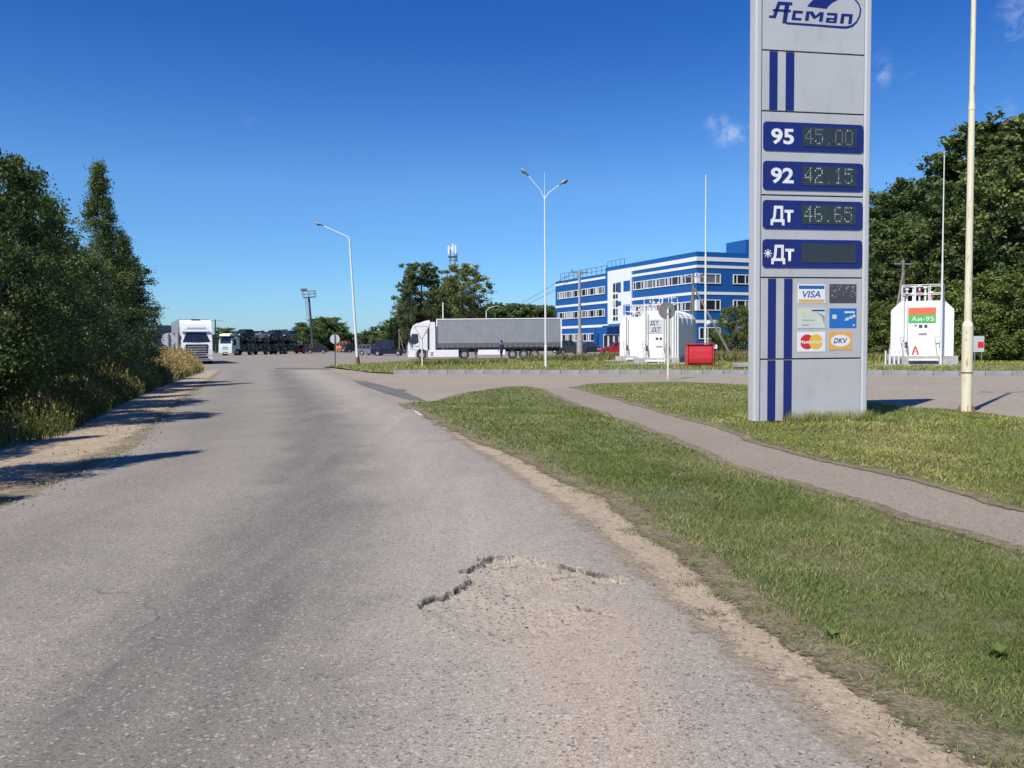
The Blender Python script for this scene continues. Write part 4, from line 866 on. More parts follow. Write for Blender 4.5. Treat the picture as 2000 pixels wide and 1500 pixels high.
# ------------------------------------------------------------ lamp posts
def lamp_head(par, p, d, L_=.75, mt='greymetal'):
    """luminaire: shell above, glass bowl below"""
    p = Vector(p); d = Vector(d).normalized(); side = d.cross(Vector((0, 0, 1))).normalized(); upv = side.cross(d)
    def ring(s, w, hu, hd): return [p+d*s+side*w*math.cos(a)+upv*((hu if math.sin(a) > 0 else hd)*math.sin(a)) for a in [i*math.pi/5 for i in range(10)]]
    b = MB(); rs = [ring(0, .05, .05, .05), ring(.12*L_, .10, .07, .06), ring(.45*L_, .17, .10, .05), ring(.85*L_, .15, .09, .05), ring(L_, .06, .04, .03)]
    vs = [v for r_0 in rs for v in r_0]; fs = [(k*10+i, k*10+(i+1) % 10, (k+1)*10+(i+1) % 10, (k+1)*10+i) for k in range(4) for i in range(10)]+[tuple(range(10)), tuple(range(40, 50))]
    b.add(vs, fs, 0, True); o = b.build('lamp_head', M[mt], par)
    b = MB(); rs = [[p+d*s+side*w*math.cos(a)-upv*(.045+hd*abs(math.sin(a))) for a in [i*math.pi/6 for i in range(7)]] for s, w, hd in ((.35*L_, .10, .02), (.55*L_, .135, .11), (.8*L_, .12, .09), (.93*L_, .07, .02))]
    vs = [v for r_0 in rs for v in r_0]; b.add(vs, [(k*7+i, k*7+i+1, (k+1)*7+i+1, (k+1)*7+i) for k in range(3) for i in range(6)], 0, True); b.build('lamp_glass', M['lampglass'], o); return o
M['lampglass'] = paint('lamp_bowl_glass', (.20, .20, .21), .2)
def twin_lamp(name, label, x, y, sl_z, r_lo, r_hi, H_, rz, arms, mt, group=None):
    t = thing(name, label, 'street lamp', (x, y, 0), rz, group)
    b = MB(); b.cyl((0, 0, -.1), (0, 0, sl_z), r_lo, r_lo, 16); b.cyl((0, 0, sl_z), (0, 0, sl_z+.10), r_lo, r_hi, 16, cap=False); b.build('lower_sleeve', M[mt], t)
    b = MB(); b.cyl((0, 0, sl_z+.08), (0, 0, H_*.62), r_hi, r_hi*.86, 14); b.cyl((0, 0, H_*.62), (0, 0, H_), r_hi*.74, r_hi*.62, 12); b.cyl((0, 0, H_*.61), (0, 0, H_*.625), r_hi*.95, r_hi*.8, 12); b.build('pole', M[mt], t)
    for (dx, dz, L_) in arms:
        b = MB(); b.tube([(0, 0, H_-.15), (dx*.25, 0, H_+dz*.30), (dx, 0, H_+dz)], [r_hi*.5, r_hi*.42, r_hi*.34], 8); b.build('arm', M[mt], t)
        lamp_head(t, (dx*.95, 0, H_+dz*.97), (dx, 0, dz*.75), L_)
    return t
p = G(1066, 719); t = twin_lamp('street_lamp', 'white lamp post with two spread arms standing on the kerb side grass mid picture', p[0], p[1], 1.35, .085, .065, 10.6, 0, [(-1.05, 1.35, .62), (.95, .75, .62)], 'polewhite')
b = MB(); b.cyl((0, 0, 10.5), (0, 0, 12.1), .025, .012, 6); b.build('lightning_rod', M['polewhite'], t)
p = G(1887, 806); t = twin_lamp('street_lamp', 'thick rust stained cream lamp post right of the price pylon, cut by the top edge', p[0], p[1], 1.88, .112, .074, 10.6, .4, [(-1.05, 1.35, .62), (.95, .75, .62)], 'pole')
b = MB(); b.cyl((0, 0, .0), (0, 0, .03), .17, .15, 14); b.cyl((0, 0, .86), (0, 0, .885), .119, .119, 16); b.build('weld_collar', M['rust'], t)
for a in (2.0, 4.0, 5.6):
    b = MB(); b.add([(.11*math.cos(a), .11*math.sin(a), 0), (.20*math.cos(a), .20*math.sin(a), .01), (.13*math.cos(a), .13*math.sin(a), .16), (.115*math.cos(a+.15), .115*math.sin(a+.15), .15)], [(0, 1, 2, 3)]); b.build('rust_flake', M['rust'], t)
p = G(698, 713); t = thing('street_lamp', 'single arm white lamp post leaning left at the driveway mouth, rusty at its foot', 'street lamp', (p[0], p[1], 0))
topx = -.42
b = MB(); b.cyl((0, 0, .5), (topx, 0, 9.55), .10, .065, 12); b.build('pole', M['polewhite'], t)
b = MB(); b.cyl((.02, 0, -.1), (0, 0, .62), .13, .11, 10); b.cyl((.16, .05, -.1), (.10, .03, .9), .05, .04, 8); b.build('rusty_stub', M['rust'], t)
b = MB(); b.tube([(topx, 0, 9.5), (topx-.10, 0, 9.72), (topx-2.0, -.1, 10.6)], [.06, .05, .035], 8); b.build('arm', M['polewhite'], t); lamp_head(t, (topx-1.95, -.1, 10.58), (-1, -.05, .42), .62)
p = (at(951, 130), 130); t = thing('street_lamp', 'small distant lamp post seen over the lorry trailer', 'street lamp', (p[0], p[1], 0)); b = MB(); b.cyl((0, 0, 0), (0, 0, 6.6), .09, .07, 8); b.tube([(0, 0, 6.6), (.5, 0, 7.1), (1.3, 0, 7.3)], .05, 6); b.build('pole', M['polewhite'], t); lamp_head(t, (1.2, 0, 7.3), (1, 0, .1), .8)
t = thing('mast', 'thin white lightning mast standing behind the red fire box', 'mast', (at(1378, 62), 62, 0)); b = MB(); b.cyl((0, 0, 0), (0, 0, 8), .085, .07, 10); b.cyl((0, 0, 8), (0, 0, 13.9), .06, .035, 8); b.build('pole', M['polewhite'], t); b = MB(); b.cyl((0, 0, 13.6), (.8, .0, 13.5), .012, .008, 4); b.cyl((0, 0, 13.9), (0, 0, 14.3), .015, .006, 4); b.build('lightning_rod', M['galv'], t)
t = thing('mast', 'thin white mast rising over the right hand fuel tank', 'mast', (at(1838, 48.2), 48.2, 0)); b = MB(); b.cyl((0, 0, 0), (0, 0, 6), .065, .055, 10); b.cyl((0, 0, 6), (0, 0, 12.3), .045, .025, 8); b.build('pole', M['polewhite'], t); b = MB(); b.cyl((0, 0, 12.2), (0, 0, 12.45), .06, .06, 6); b.build('lightning_rod', M['galv'], t)
t = thing('street_lamp', 'pale plain pole rising behind the front of the lorry trailer', 'post', (at(867, 96), 96, 0)); b = MB(); b.cyl((0, 0, 0), (0, 0, 6.2), .11, .08, 8); b.build('pole', M['pole'], t); b = MB(); b.cyl((0, 0, 6.15), (0, 0, 6.3), .1, .03, 8); b.build('pole_cap', M['pole'], t)
t = thing('garden_lamp', 'slim lamp post with a white globe in front of the blue building', 'lamp', (at(1383, 84), 84, 0)); b = MB(); b.cyl((0, 0, 0), (0, 0, 3.2), .05, .04, 8); b.build('pole', M['pole'], t)
b = MB()
for k in range(6):
    a0, a1 = math.pi*k/6-1.5708, math.pi*(k+1)/6-1.5708; b.cyl((0, 0, 3.4+.25*math.sin(a0)), (0, 0, 3.4+.25*math.sin(a1)), max(.01, .25*math.cos(a0)), max(.01, .25*math.cos(a1)), 12, cap=False)
b.build('globe', M['white'], t)

# ------------------------------------------------------------ utility poles and wires
def crossarm_pole(name, label, x, y, H_, w, mt, rz=0, stay=None, thick=.13, low=None, n_ins=3):
    t = thing(name, label, 'utility pole', (x, y, 0), rz); b = MB(); b.cyl((0, 0, -.2), (0, 0, H_), thick*1.2, thick*.8, 8); b.build('pole', M[mt], t)
    b = MB(); b.box(-w/2, w/2, -.05, .05, H_-.32, H_-.22); b.build('crossarm', M['greymetal'], t)
    for k in range(n_ins):
        q = -w/2+.06+(w-.12)*k/(n_ins-1); b = MB(); b.cyl((q, 0, H_-.22), (q, 0, H_+.02), .035, .05, 6); b.build('insulator', M['darkmetal'], t)
    for s_ in (stay or []):
        b = MB(); b.cyl((s_[0], s_[1], -.1), (s_[2], 0, s_[3]), thick*.9, thick*.7, 8); b.build('stay', M[mt], t)
    if low:
        b = MB(); b.cyl((0, 0, 0), (0, 0, low), thick*2.1, thick*2.0, 8); b.build('painted_foot', M['concrete'], t)
    return t
crossarm_pole('utility_pole', 'grey concrete pole with crossarm before the left half of the blue building', at(1133, 84), 84, 8.9, 1.7, 'concrete', .2, low=2.3, thick=.16)
crossarm_pole('utility_pole', 'wooden pole with long stays behind the left fuel tank', at(1354, 74), 74, 7.6, 1.9, 'wood', -.3, stay=[(3.5, -.6, .1, 6.3), (-.8, .5, 0, 6.3)], thick=.12, n_ins=4)
crossarm_pole('utility_pole', 'weathered wooden pole with stays at the edge of the right hand wood', at(1762, 60), 60, 7.3, 1.4, 'wood', .2, stay=[(-1.5, -.5, 0, 6.4), (1.1, .3, 0, 6.2)], thick=.13)
crossarm_pole('utility_pole', 'wooden pole with one leaning stay left of the lorry cab', at(781, 128), 128, 3.9, .3, 'wood', 0, stay=[(.85, 0, 0, 3.2)], thick=.09, n_ins=2)
crossarm_pole('utility_pole', 'small distant pole with crossarm above the transporter cab', at(423, 170), 170, 6.9, 3.2, 'darkmetal', 0, thick=.17)
a_ = Vector((at(1133, 84), 84, 8.7)); e_ = Vector((at(930, 170), 170, 8.0))
for k in (-1, 1):
    pts = [a_.lerp(e_, i/14)+Vector((k*.6, 0, -1.6*math.sin(math.pi*i/14))) for i in range(15)]; b = MB(); b.tube(pts, .022, 4)
    tag(b.build('power_line', M['darkmetal']), ['left hand wire hanging from the concrete pole towards the poplars', 'right hand wire hanging from the concrete pole towards the poplars'][(k+1)//2], 'wire')
# floodlight mast
t = thing('floodlight_mast', 'dark floodlight mast with a railed platform and ladder over the car park', 'floodlight mast', (at(613, 168), 168, 0)); t.rotation_euler = (0, R(-3.6), 0)
b = MB(); b.cyl((0, 0, 0), (0, 0, 11.2), .27, .20, 10); b.build('pole', M['darkmetal'], t)
b = MB(); b.box(-1.1, 1.3, -.7, .7, 11.1, 11.2); b.build('platform', M['darkmetal'], t)
b = MB()
for x, y in ((-1.1, -.7), (1.3, -.7), (-1.1, .7), (1.3, .7), (.1, -.7), (.1, .7)): b.cyl((x, y, 11.2), (x, y, 12.4), .05, .05, 4)
for z in (11.8, 12.4):
    for y in (-.7, .7): b.cyl((-1.1, y, z), (1.3, y, z), .05, .05, 4)
    for x in (-1.1, 1.3): b.cyl((x, -.7, z), (x, .7, z), .05, .05, 4)
b.build('railing', M['darkmetal'], t)
for x in (-1.1, -.45): b = MB(); b.box(x-.3, x+.3, -.5, -.2, 12.5, 13.0, rot=Matrix.Rotation(R(25), 3, 'X')); b.build('floodlight', M['galv'], t)
b = MB()
for x in (-.75, -.42): b.cyl((x, 0, 5.2), (x, 0, 11.1), .035, .035, 4)
for k in range(16): b.cyl((-.75, 0, 5.3+k*.36), (-.42, 0, 5.3+k*.36), .025, .025, 4)
b.build('ladder', M['darkmetal'], t)
# antenna mast
t = thing('antenna_mast', 'lattice telecom mast with white antennas rising behind the poplars', 'antenna mast', (at(887, 190), 190, 0)); b = MB(); q = .75
for sx in (-1, 1):
    for sy in (-1, 1): b.cyl((sx*q*1.3, sy*q*1.3, 0), (sx*q*.7, sy*q*.7, 23), .08, .06, 5)
for k in range(23):
    w0 = q*(1.3-.6*k/23); w1 = q*(1.3-.6*(k+1)/23)
    for sy in (-1, 1): b.cyl((-w0 if k % 2 else w0, sy*w0, k), (w1 if k % 2 else -w1, sy*w1, k+1), .035, .035, 4); b.cyl((sy*w0, -w0 if k % 2 else w0, k), (sy*w1, w1 if k % 2 else -w1, k+1), .035, .035, 4)
b.build('lattice', M['galv'], t)
b = MB(); b.box(-1.0, 1.0, -1, 1, 21.2, 21.35); b.box(-.9, .9, -.9, .9, 19.2, 19.3); b.build('platform', M['darkmetal'], t)
for x, y, z in ((-.85, -.7, 21.8), (.7, -.8, 21.9), (.1, -1, 22.2), (-.3, .8, 21.7), (.9, .3, 20.2)):
    b = MB(); b.box(x-.18, x+.18, y-.1, y+.1, z, z+1.9); b.build('antenna', M['white'], t)
for x in (-.5, .5): b = MB(); b.cyl((x, -1.1, 20.4), (x, -1.35, 20.4), .33, .30, 12); b.build('dish', M['signgrey'], t)

# ------------------------------------------------------------ traffic signs (seen from behind)
def sign(name, label, x, y, rz, post_h, post_mt, shape, r, zc, mt, pr=.04, px=0):
    t = thing(name, label, 'road sign', (x, y, 0), rz); b = MB(); b.cyl((px, 0, -.1), (px, 0, post_h), pr, pr, 10); b.build('post', M[post_mt], t)
    n = 28; c_ = [(r*math.cos(6.2832*i/n), zc+r*math.sin(6.2832*i/n)) for i in range(n)] if shape == 'disc' else [(-r, zc+r*.62), (r, zc+r*.62), (r*.08, zc-r*1.05), (-r*.08, zc-r*1.05)]
    if mt == 'signwhite':
        b = MB(); b.prism([(x_*1.22, (z_-zc)*1.2+zc) for x_, z_ in c_], -pr-.0055, -pr+.004, 'y'); b.build('faded_border', M['fadedred'], t)
    b = MB(); b.prism(c_, pr+.006, pr+.016, 'y') if mt != 'signwhite' else b.prism(c_, -pr-.016, -pr-.006, 'y'); o = b.build('sign_plate', M[mt], t)
    b = MB()
    for dz in (-.35, .35): b.box(px-pr-.012, px+pr+.012, -pr-.01, pr+.006, zc+dz*r-.02, zc+dz*r+.02)
    b.build('clamp', M['galv'], t); return t
p = G(1303, 742); sign('road_sign', 'round dark grey sign back on a cream post before the left fuel tank', p[0], p[1], .12, 3.02, 'pole', 'disc', .36, 2.88, 'signgrey', .045, px=.04)
p = G(825, 719); sign('road_sign', 'white triangular give way sign on a cream post before the lorry cab', p[0], p[1], 0, 2.3, 'pole', 'tri', .42, 2.42, 'signwhite', .05)
p = G(655, 714); sign('road_sign', 'round grey back of a road sign on a thin dark post at the yard mouth', p[0], p[1], .1, 2.35, 'darkmetal', 'disc', .36, 2.0, 'signpale', .035)
p = (at(331, 47), 47); sign('road_sign', 'round pale back of a road sign left of the oncoming white lorry', p[0], p[1], .3, 2.3, 'greymetal', 'disc', .38, 1.95, 'signpale', .04)
for i, px in enumerate((340, 349)):
    b = MB(); b.cyl((0, 0, -.1), (0, 0, 2.35), .11, .10, 10); tag(b.build('concrete_post', M['concrete'], loc=(at(px, 48), 48, 0)), ['left hand brown grey post beside the oncoming lorry', 'right hand brown grey post beside the oncoming lorry'][i], 'post')

# ------------------------------------------------------------ kerb of the far side, stone by stone
kt = thing('kerb', 'long grey concrete kerb along the far side of the driveway', 'kerb', (0, 0, 0))
def walk(pts, step):
    out = [Vector(pts[0])]; acc_ = 0
    for i in range(len(pts)-1):
        a, b_ = Vector(pts[i]), Vector(pts[i+1]); L_ = (b_-a).length; s = step-acc_
        while s <= L_: out.append(a.lerp(b_, s/L_)); s += step
        acc_ = (L_-(s-step))
    return out
kp = walk(KERB[1:], 1.0); km = None
for i in range(len(kp)-1):
    if km is None:
        b = MB(); b.prism([(0, -.05), (.03, .20), (.16, .215), (.16, -.05)], .008, .985, 'x'); o = b.build('kerb_stone', M['kerb'], kt); km = o.data
    else: o = bpy.data.objects.new('kerb_stone', km); COL.objects.link(o); o.parent = kt
    d = kp[i+1]-kp[i]; o.location = (kp[i].x, kp[i].y, random.uniform(-.008, .008)); o.rotation_euler = (random.uniform(-.03, .03), 0, math.atan2(d.y, d.x)+random.uniform(-.008, .008))

# ------------------------------------------------------------ blue office building
FX, FY = (22.3, 100.0), (22.3-.41*37, 137.0)
ba = math.atan2(FY[1]-FX[1], FY[0]-FX[0])
B_ = thing('office_building', 'three storey blue office building with white bands and window strips', 'building', (FX[0], FX[1], 0), ba)
DP = 15.0
b = MB(); b.box(0, 22.6, -DP, 0, -.2, 12.35); b.build('wall', M['bldg_blue'], B_)
b = MB(); b.box(22.6, 39.6, -DP, -.006, -.2, 11.55); b.build('wall', M['bldg_blue'], B_)
b = MB(); b.box(1, 5, -13, -8, 12.352, 14.2); b.build('roof_block', M['bldg_blue'], B_)
b = MB(); b.box(.3, 22.3, -DP+.3, -.3, 12.352, 12.37); b.build('roof', M['roofing'], B_)
def band(x0, x1, z0, z1, side='l', pr=.05):
    b = MB()
    if side == 'l': b.box(x0, x1, .0, pr, z0, z1)
    else: b.box(-pr, 0, x0, x1, z0, z1)
    return b.build('white_band', M['bldg_white'], B_)
for z0, z1 in ((11.25, 11.75), (10.43, 10.76), (7.22, 7.56), (3.78, 4.16)):
    band(-.05, 15.08, z0, z1); band(-DP, -.002, z0, z1, 'r')
band(22.6, 39.6, 10.8, 11.14); band(21.64, 39.6, 7.22, 7.56); band(15.1, 39.6, 3.78, 4.16)
for z0, z1, x0, x1 in ((9.95, 10.43, 22.65, 39.6), ): pass
b = MB(); b.box(14.6, 22.0, .0, .9, 3.72, 3.95); b.build('entrance_canopy', M['bldg_blue'], B_)
# white stair tower with its blue squares and column of panes
b = MB(); b.box(15.1, 21.6, .0, .22, 4.18, 11.72); b.box(15.1, 21.6, 0, .22, 11.72, 11.75); tw = b.build('stair_tower', M['bldg_white'], B_)
for z0, z1 in ((8.6, 10.02), (5.34, 6.76)): b = MB(); b.box(15.25, 17.0, .2, .27, z0, z1); b.build('blue_square', M['bldg_blue'], tw)
for z0, z1 in ((8.55, 9.95), (6.7, 7.3)): b = MB(); b.box(17.75, 18.6, .2, .26, z0, z1); b.build('blue_square', M['bldg_blue'], tw)
for z0, z1 in ((8.62, 9.9), (7.72, 8.35), (6.5, 7.5), (5.35, 6.3), (4.6, 5.15)):
    for x0, x1 in ((18.65, 19.2), (19.35, 20.0)): b = MB(); b.box(x0, x1, .2, .235, z0, z1); b.build('pane', M['winglass'], tw)
# window units: a frame with narrow side lights and a wide centre, three panes set back
WCACHE = {}
def window(par, x, z0, w, h, side='l'):
    key = (round(w, 3), round(h, 3))
    if key not in WCACHE:
        b = MB(); f = .10; q = w*.24
        b.box(0, w, 0, .09, 0, f); b.box(0, w, 0, .09, h-f, h); b.box(0, f, 0, .09, f, h-f); b.box(w-f, w, 0, .09, f, h-f)
        b.box(q-.05, q+.05, 0, .088, f, h-f); b.box(w-q-.05, w-q+.05, 0, .088, f, h-f)
        fo = b.build('w', M['winframe']); ps = []
        for i, (a, c_) in enumerate(((f, q-.05), (q+.05, w-q-.05), (w-q+.05, w-f))):
            b = MB(); b.box(a, c_, .01, .03, f, h-f); p_ = b.build('p', M['winglass']); ps.append(p_.data); bpy.data.objects.remove(p_)
        WCACHE[key] = (fo.data, ps); bpy.data.objects.remove(fo)
    fm, ps = WCACHE[key]; o = bpy.data.objects.new('window', fm); COL.objects.link(o); o.parent = par
    if side == 'l': o.location = (x, .0, z0)
    else: o.location = (.0, x, z0); o.rotation_euler = (0, 0, math.pi/2)
    for p_ in ps: c_ = bpy.data.objects.new('pane', p_); COL.objects.link(c_); c_.parent = o
    return o
for z0 in (8.6, 5.3):
    for k in range(5): window(B_, .25+k*2.93, z0, 2.72, 1.14)
    for k in range(6): window(B_, 22.85+k*2.66, z0+.02, 2.5, 1.12)
for k in range(5): window(B_, 25.5+k*2.45, 1.72, 2.3, 1.2)
for k in range(5): window(B_, .25+k*2.93, 1.9, 2.72, 1.4)
for z0, h in ((8.55, 1.2), (5.3, 1.32), (1.85, 1.42)):
    for x in (-3.45, -7.7, -11.9): window(B_, x, z0, 3.1 if x > -4 else 2.4, h, 'r')
    # corner pier in white, proud of the corner
for z0, z1 in ((8.58, 9.8), (5.28, 6.6)): b = MB(); b.box(-.07, .22, -.26, .07, z0, z1); b.build('corner_pier', M['bldg_white'], B_)
# entrance: glazed doors in white frames, steps
for x in (18.6, 20.2, 21.8): 
    b = MB(); b.box(x, x+1.4, 0, .08, 0, .1); b.box(x, x+.1, 0, .08, .1, 2.7); b.box(x+1.3, x+1.4, 0, .08, .1, 2.7); b.box(x+.1, x+1.3, 0, .08, 2.6, 2.7); d = b.build('door', M['winframe'], B_)
    b = MB(); b.box(x+.1, x+1.3, .02, .04, .1, 2.6); b.build('pane', M['winglass'], d)
for x in (15.3, 24.4): b = MB(); b.box(x, x+.35, .5, .85, 0, 3.7); b.build('column', M['bldg_blue'], B_)
b = MB(); b.box(15, 24, 0, 2.2, 0, .16); b.box(15.6, 23.4, 0, 1.8, .16, .3); b.build('step', M['concrete'], B_)
b = MB(); L0 = [22.8+i*1.55 for i in range(11)]
for y in (-.3,):
    for i, x in enumerate(L0): b.box(x, x+.05, y-.05, y, 11.55, 12.75)
    for z in (12.1, 12.7): b.box(L0[0], L0[-1], y-.04, y, z, z+.05)
for i in range(5): x = 17.6+i*1.2; b.box(x, x+.05, -.3, -.25, 12.35, 13.25)
b.box(17.6, 22.4, -.29, -.25, 13.2, 13.25); b.build('roof_railing', M['darkmetal'], B_)
b = MB(); b.box(37.4, 38.6, -1.6, -.9, 12.3, 12.36); b.cyl((38, -1.2, 11.5), (38, -1.2, 12.3), .05, .05, 6); b.build('roof_vent', M['bldg_white'], B_)

# ------------------------------------------------------------ fuel tanks
TA = math.atan2(.41, .91)          # the tanks' long axis, turned like the building
def fuel_tank(name, label, x, y, Wd, z0, z1, Ln, cham, rnd, plate, kind):
    t = thing(name, label, 'fuel tank', (x, y, .05), -TA)      # local x right, y back
    h = Wd/2; prof = []
    if rnd:
        prof = [(-h, z0), (h, z0), (h, z1-cham)] + [(h-cham+cham*math.cos(a), z1-cham*.9+cham*.9*math.sin(a)) for a in [R(k*18) for k in range(1, 6)]] + [(-h+cham-cham*math.sin(a), z1-cham*.9+cham*.9*math.cos(a)) for a in [R(k*18) for k in range(0, 5)]] + [(-h, z1-cham)]
    else: prof = [(-h, z0), (h, z0), (h, z1-cham), (h-cham, z1), (-h+cham, z1), (-h, z1-cham)]
    b = MB(); b.prism(prof, 0, Ln, 'y'); b.build('tank_body', M['whitepaint'], t, bevel=.03)
    b = MB()
    for yy in (Ln*.25, Ln*.5, Ln*.75):
        pr = [(px_*1.02, z0+(pz-z0)*1.015) for px_, pz in prof]; b.prism(pr, yy-.04, yy+.04, 'y')
    b.build('rib', M['whitemetal'], t)
    b = MB(); b.box(-h-.22, h+.22, -.45, Ln+.3, -.06, z0-.001); b.box(-h-.9, h+.7, -1.15, -.46, -.06, .09); b.build('concrete_base', M['concrete'], t)
    b = MB(); b.box(-h*.45, h*.5, -.95, -.5, z0-.26, z0-.16); b.build('step', M['whitemetal'], t)
    # flanges, welded seams of the end plate
    b = MB(); b.box(-.008, .012, -.012, 0, z0+.05, z1-.05); b.build('seam', M['whitemetal'], t)
    # vertical pipes at the front
    pipes = [(-h*.62, .045, z1+.25), (-h*.50, .03, z1-.1), (h*.58, .04, z1+.1), (h*.66, .03, z1-.2)]
    if rnd: pipes += [(h*.30, .05, z1+.35), (h*.42, .04, z1+.5), (h*.80, .05, z1+.2), (h*.92, .05, z1-.1), (h*1.04, .06, z1+.3)]
    for (x_, r_1, zt) in pipes: b = MB(); b.cyl((x_, -.11, .1), (x_, -.11, zt), r_1, r_1, 8); b.build('pipe', M['whitemetal'], t)
    # roof deck: railing with valves inside
    rw = h-cham-.02 if not rnd else h*.7
    b = MB()
    for zz_ in (z1+.45, z1+.95):
        for a, c_ in (((-rw, .05), (rw, .05)), ((-rw, 1.8), (rw, 1.8)), ((-rw, .05), (-rw, 1.8)), ((rw, .05), (rw, 1.8))): b.cyl((a[0], a[1], zz_), (c_[0], c_[1], zz_), .022, .022, 5)
    for x_ in (-rw, -rw*.35, rw*.35, rw):
        for y_ in (.05, 1.8): b.cyl((x_, y_, z1-.05), (x_, y_, z1+.95), .03, .03, 6)
    b.build('railing', M['whitemetal'], t)
    rr_ = random.Random(len(label))
    for k in range(6 if rnd else 5):
        x_ = -rw*.75+k*rw*1.5/5; y_ = rr_.uniform(.4, 1.4); hh = rr_.uniform(.45, .9)
        b = MB(); b.cyl((x_, y_, z1-.05), (x_, y_, z1+hh), .05, .05, 8); b.cyl((x_, y_, z1+hh*.5), (x_, y_, z1+hh*.62), .11, .11, 8); b.cyl((x_, y_, z1+hh), (x_, y_, z1+hh+.06), .13, .09, 8); o = b.build('vent_pipe', M['whitemetal'], t)
        if k % 2 == 0: b = MB(); b.cyl((x_-.13, y_-.14, z1+hh*.6), (x_+.13, y_-.14, z1+hh*.6), .02, .02, 5); b.cyl((x_, y_-.2, z1+hh*.6), (x_, y_-.16, z1+hh*.6), .085, .085, 8); b.build('valve_wheel', M['taillamp'] if k else M['darkmetal'], o)
    # small plates
    for (x_, z_, w_, hh, mt) in plate: b = MB(); b.box(x_-w_/2, x_+w_/2, -.02, -.006, z_-hh/2, z_+hh/2); b.build('plate', mt, t)
    # hose posts and gauges at the front
    for sx in (-1, 1):
        x_ = sx*h*.55 - .1; b = MB(); b.tube([(x_-.16, -.3, z0+1.12), (x_+.10, -.3, z0+1.14)], .025, 6); b.tube([(x_-.16, -.3, z0+1.12), (x_-.02, -.34, z0-.02)], .022, 6); b.build('hose_post', M['galv'], t)
        b = MB(); b.cyl((x_+.16, -.33, z0+.55), (x_+.16, -.22, z0+.55), .095, .095, 10); b.box(x_+.10, x_+.22, -.3, -.2, z0+.62, z0+.85); b.build('meter', M['darkmetal'], t)
    for k in range(4):
        x_ = -h-.32+k*.24 if not rnd else h*.2+k*.22; b = MB(); b.cyl((x_, -.9, -.05), (x_, -.9, z0+.32+.10*(k % 2)), .045, .045, 6); b.build('bollard_post', M['whitemetal'], t)
    return t, h
pc = G(1280, 709); X0 = at(1285, 58.2)
pg = CM['card_grey']
t, h = fuel_tank('fuel_tank', 'white diesel tank with pipes and a grey lettered panel, left of the fire box', X0, 58.2, 2.8, .42, 3.72, 6.2, .85, True,
    [(-.05, 1.75, .17, .16, M['darkmetal']), (.22, 1.75, .17, .16, M['darkmetal']), (.12, 1.2, .5, .09, CM['card_grey'])], 0)
b = MB(); b.box(-.85, .35, -.03, -.006, 2.15, 3.1); sp_ = b.build('fuel_panel', M['signpale'], t)
letters('fuel_lettering', 'ДТ', .34, M['darkmetal'], sp_, -.22, -.034, 2.83, w=.62, bold=.02); letters('fuel_lettering', 'ДТ', .34, M['darkmetal'], sp_, -.10, -.034, 2.37, w=.66, bold=.02)
fuel_tank('fuel_tank', 'second white tank mostly hidden behind the diesel tank', X0-.35, 65.6, 2.8, .42, 3.5, 3.0, .85, True, [], 0)
X1 = at(1801, 49.2)
t, h = fuel_tank('fuel_tank', 'white petrol tank with cut corners and an orange and green panel', X1, 49.2, 3.3, .56, 3.82, 6.0, .52, False,
    [(-.10, 2.32, .18, .17, M['darkmetal']), (.18, 2.32, .16, .17, M['darkmetal']), (.02, 1.86, .42, .10, CM['card_grey']), (-.36, 2.38, .15, .10, CM['card_grey'])], 1)
CM['salmon'] = paint('orange_red_panel', (.75, .16, .08), .5, .06); CM['green'] = paint('green_panel', (.08, .48, .10), .5, .08)
b = MB(); b.box(-.75, .70, -.03, -.006, 3.0, 3.42); b.build('orange_panel', CM['salmon'], t)
b = MB(); b.box(-.75, .70, -.03, -.006, 2.54, 2.996); gp = b.build('green_panel', CM['green'], t); letters('fuel_lettering', 'Аи-95', .27, M['white'], gp, 0, -.034, 2.76, w=1.2, bold=.0)
letters('red_letter', 'А', .52, CM['card_red'], t, -.36, -.03, .90, w=.40, bold=.02)
# concrete slab edge strips in the grass
b = MB(); b.box(-3.4, 3.2, -.15, .15, 0, .09); tag(b.build('concrete_strip', M['concrete'], loc=(X0-.6, 55.4, .05)), 'low concrete edging strip in the grass before the diesel tank', 'kerb')
# red fire box
p = G(1366, 719); FB = thing('fire_box', 'red metal fire box with a rolled front standing on legs by the driveway', 'fire box', (at(1366, 50.2), 50.2, .05), -.02)
w = .76; pr = [(-.34, .22), (-.22, .12), (-.05, .10), (.33, .10), (.33, 1.34), (-.30, 1.34), (-.36, .95), (-.38, .5)]
b = MB(); b.prism([(q[0], q[1]) for q in pr], -w+.07, w-.07, 'x'); b.build('sand_box_body', M['red'], FB, bevel=.05)
b = MB()
pass
for sx in (-1, 1): b = MB(); b.prism([(-.36, .0), (-.30, .0), (-.28, .12), (.36, .12), (.36, 1.36), (-.33, 1.36), (-.41, .5)], sx*w-.03, sx*w+.03, 'x'); b.build('side_plate', M['red'], FB)
b = MB(); b.box(-w-.06, w+.06, -.40, .40, 1.37, 1.42); b.build('lid', M['red'], FB)
for sx in (-1, 1):
    for y_ in (-.33, .33): b = MB(); b.cyl((sx*w, y_, -.05), (sx*w, y_, .12), .035, .035, 6); b.build('leg', M['red'], FB)
letters('faded_lettering', 'ПЕСОК', .10, CM['card_grey'], FB, -.05, -.385, .98, w=.42)
t = thing('meter_post', 'slim grey post with a small white box on top beside the red fire box', 'post', (at(1396, 50), 50, .05)); b = MB(); b.cyl((0, 0, -.1), (0, 0, 1.02), .035, .035, 8); b.build('post', M['greymetal'], t); b = MB(); b.box(-.15, .15, -.1, .1, 1.08, 1.32); b.build('meter_head', M['whitemetal'], t, bevel=.02); b = MB(); b.cyl((0, 0, 1.0), (0, 0, 1.08), .09, .12, 8); b.build('collar', M['darkmetal'], t)
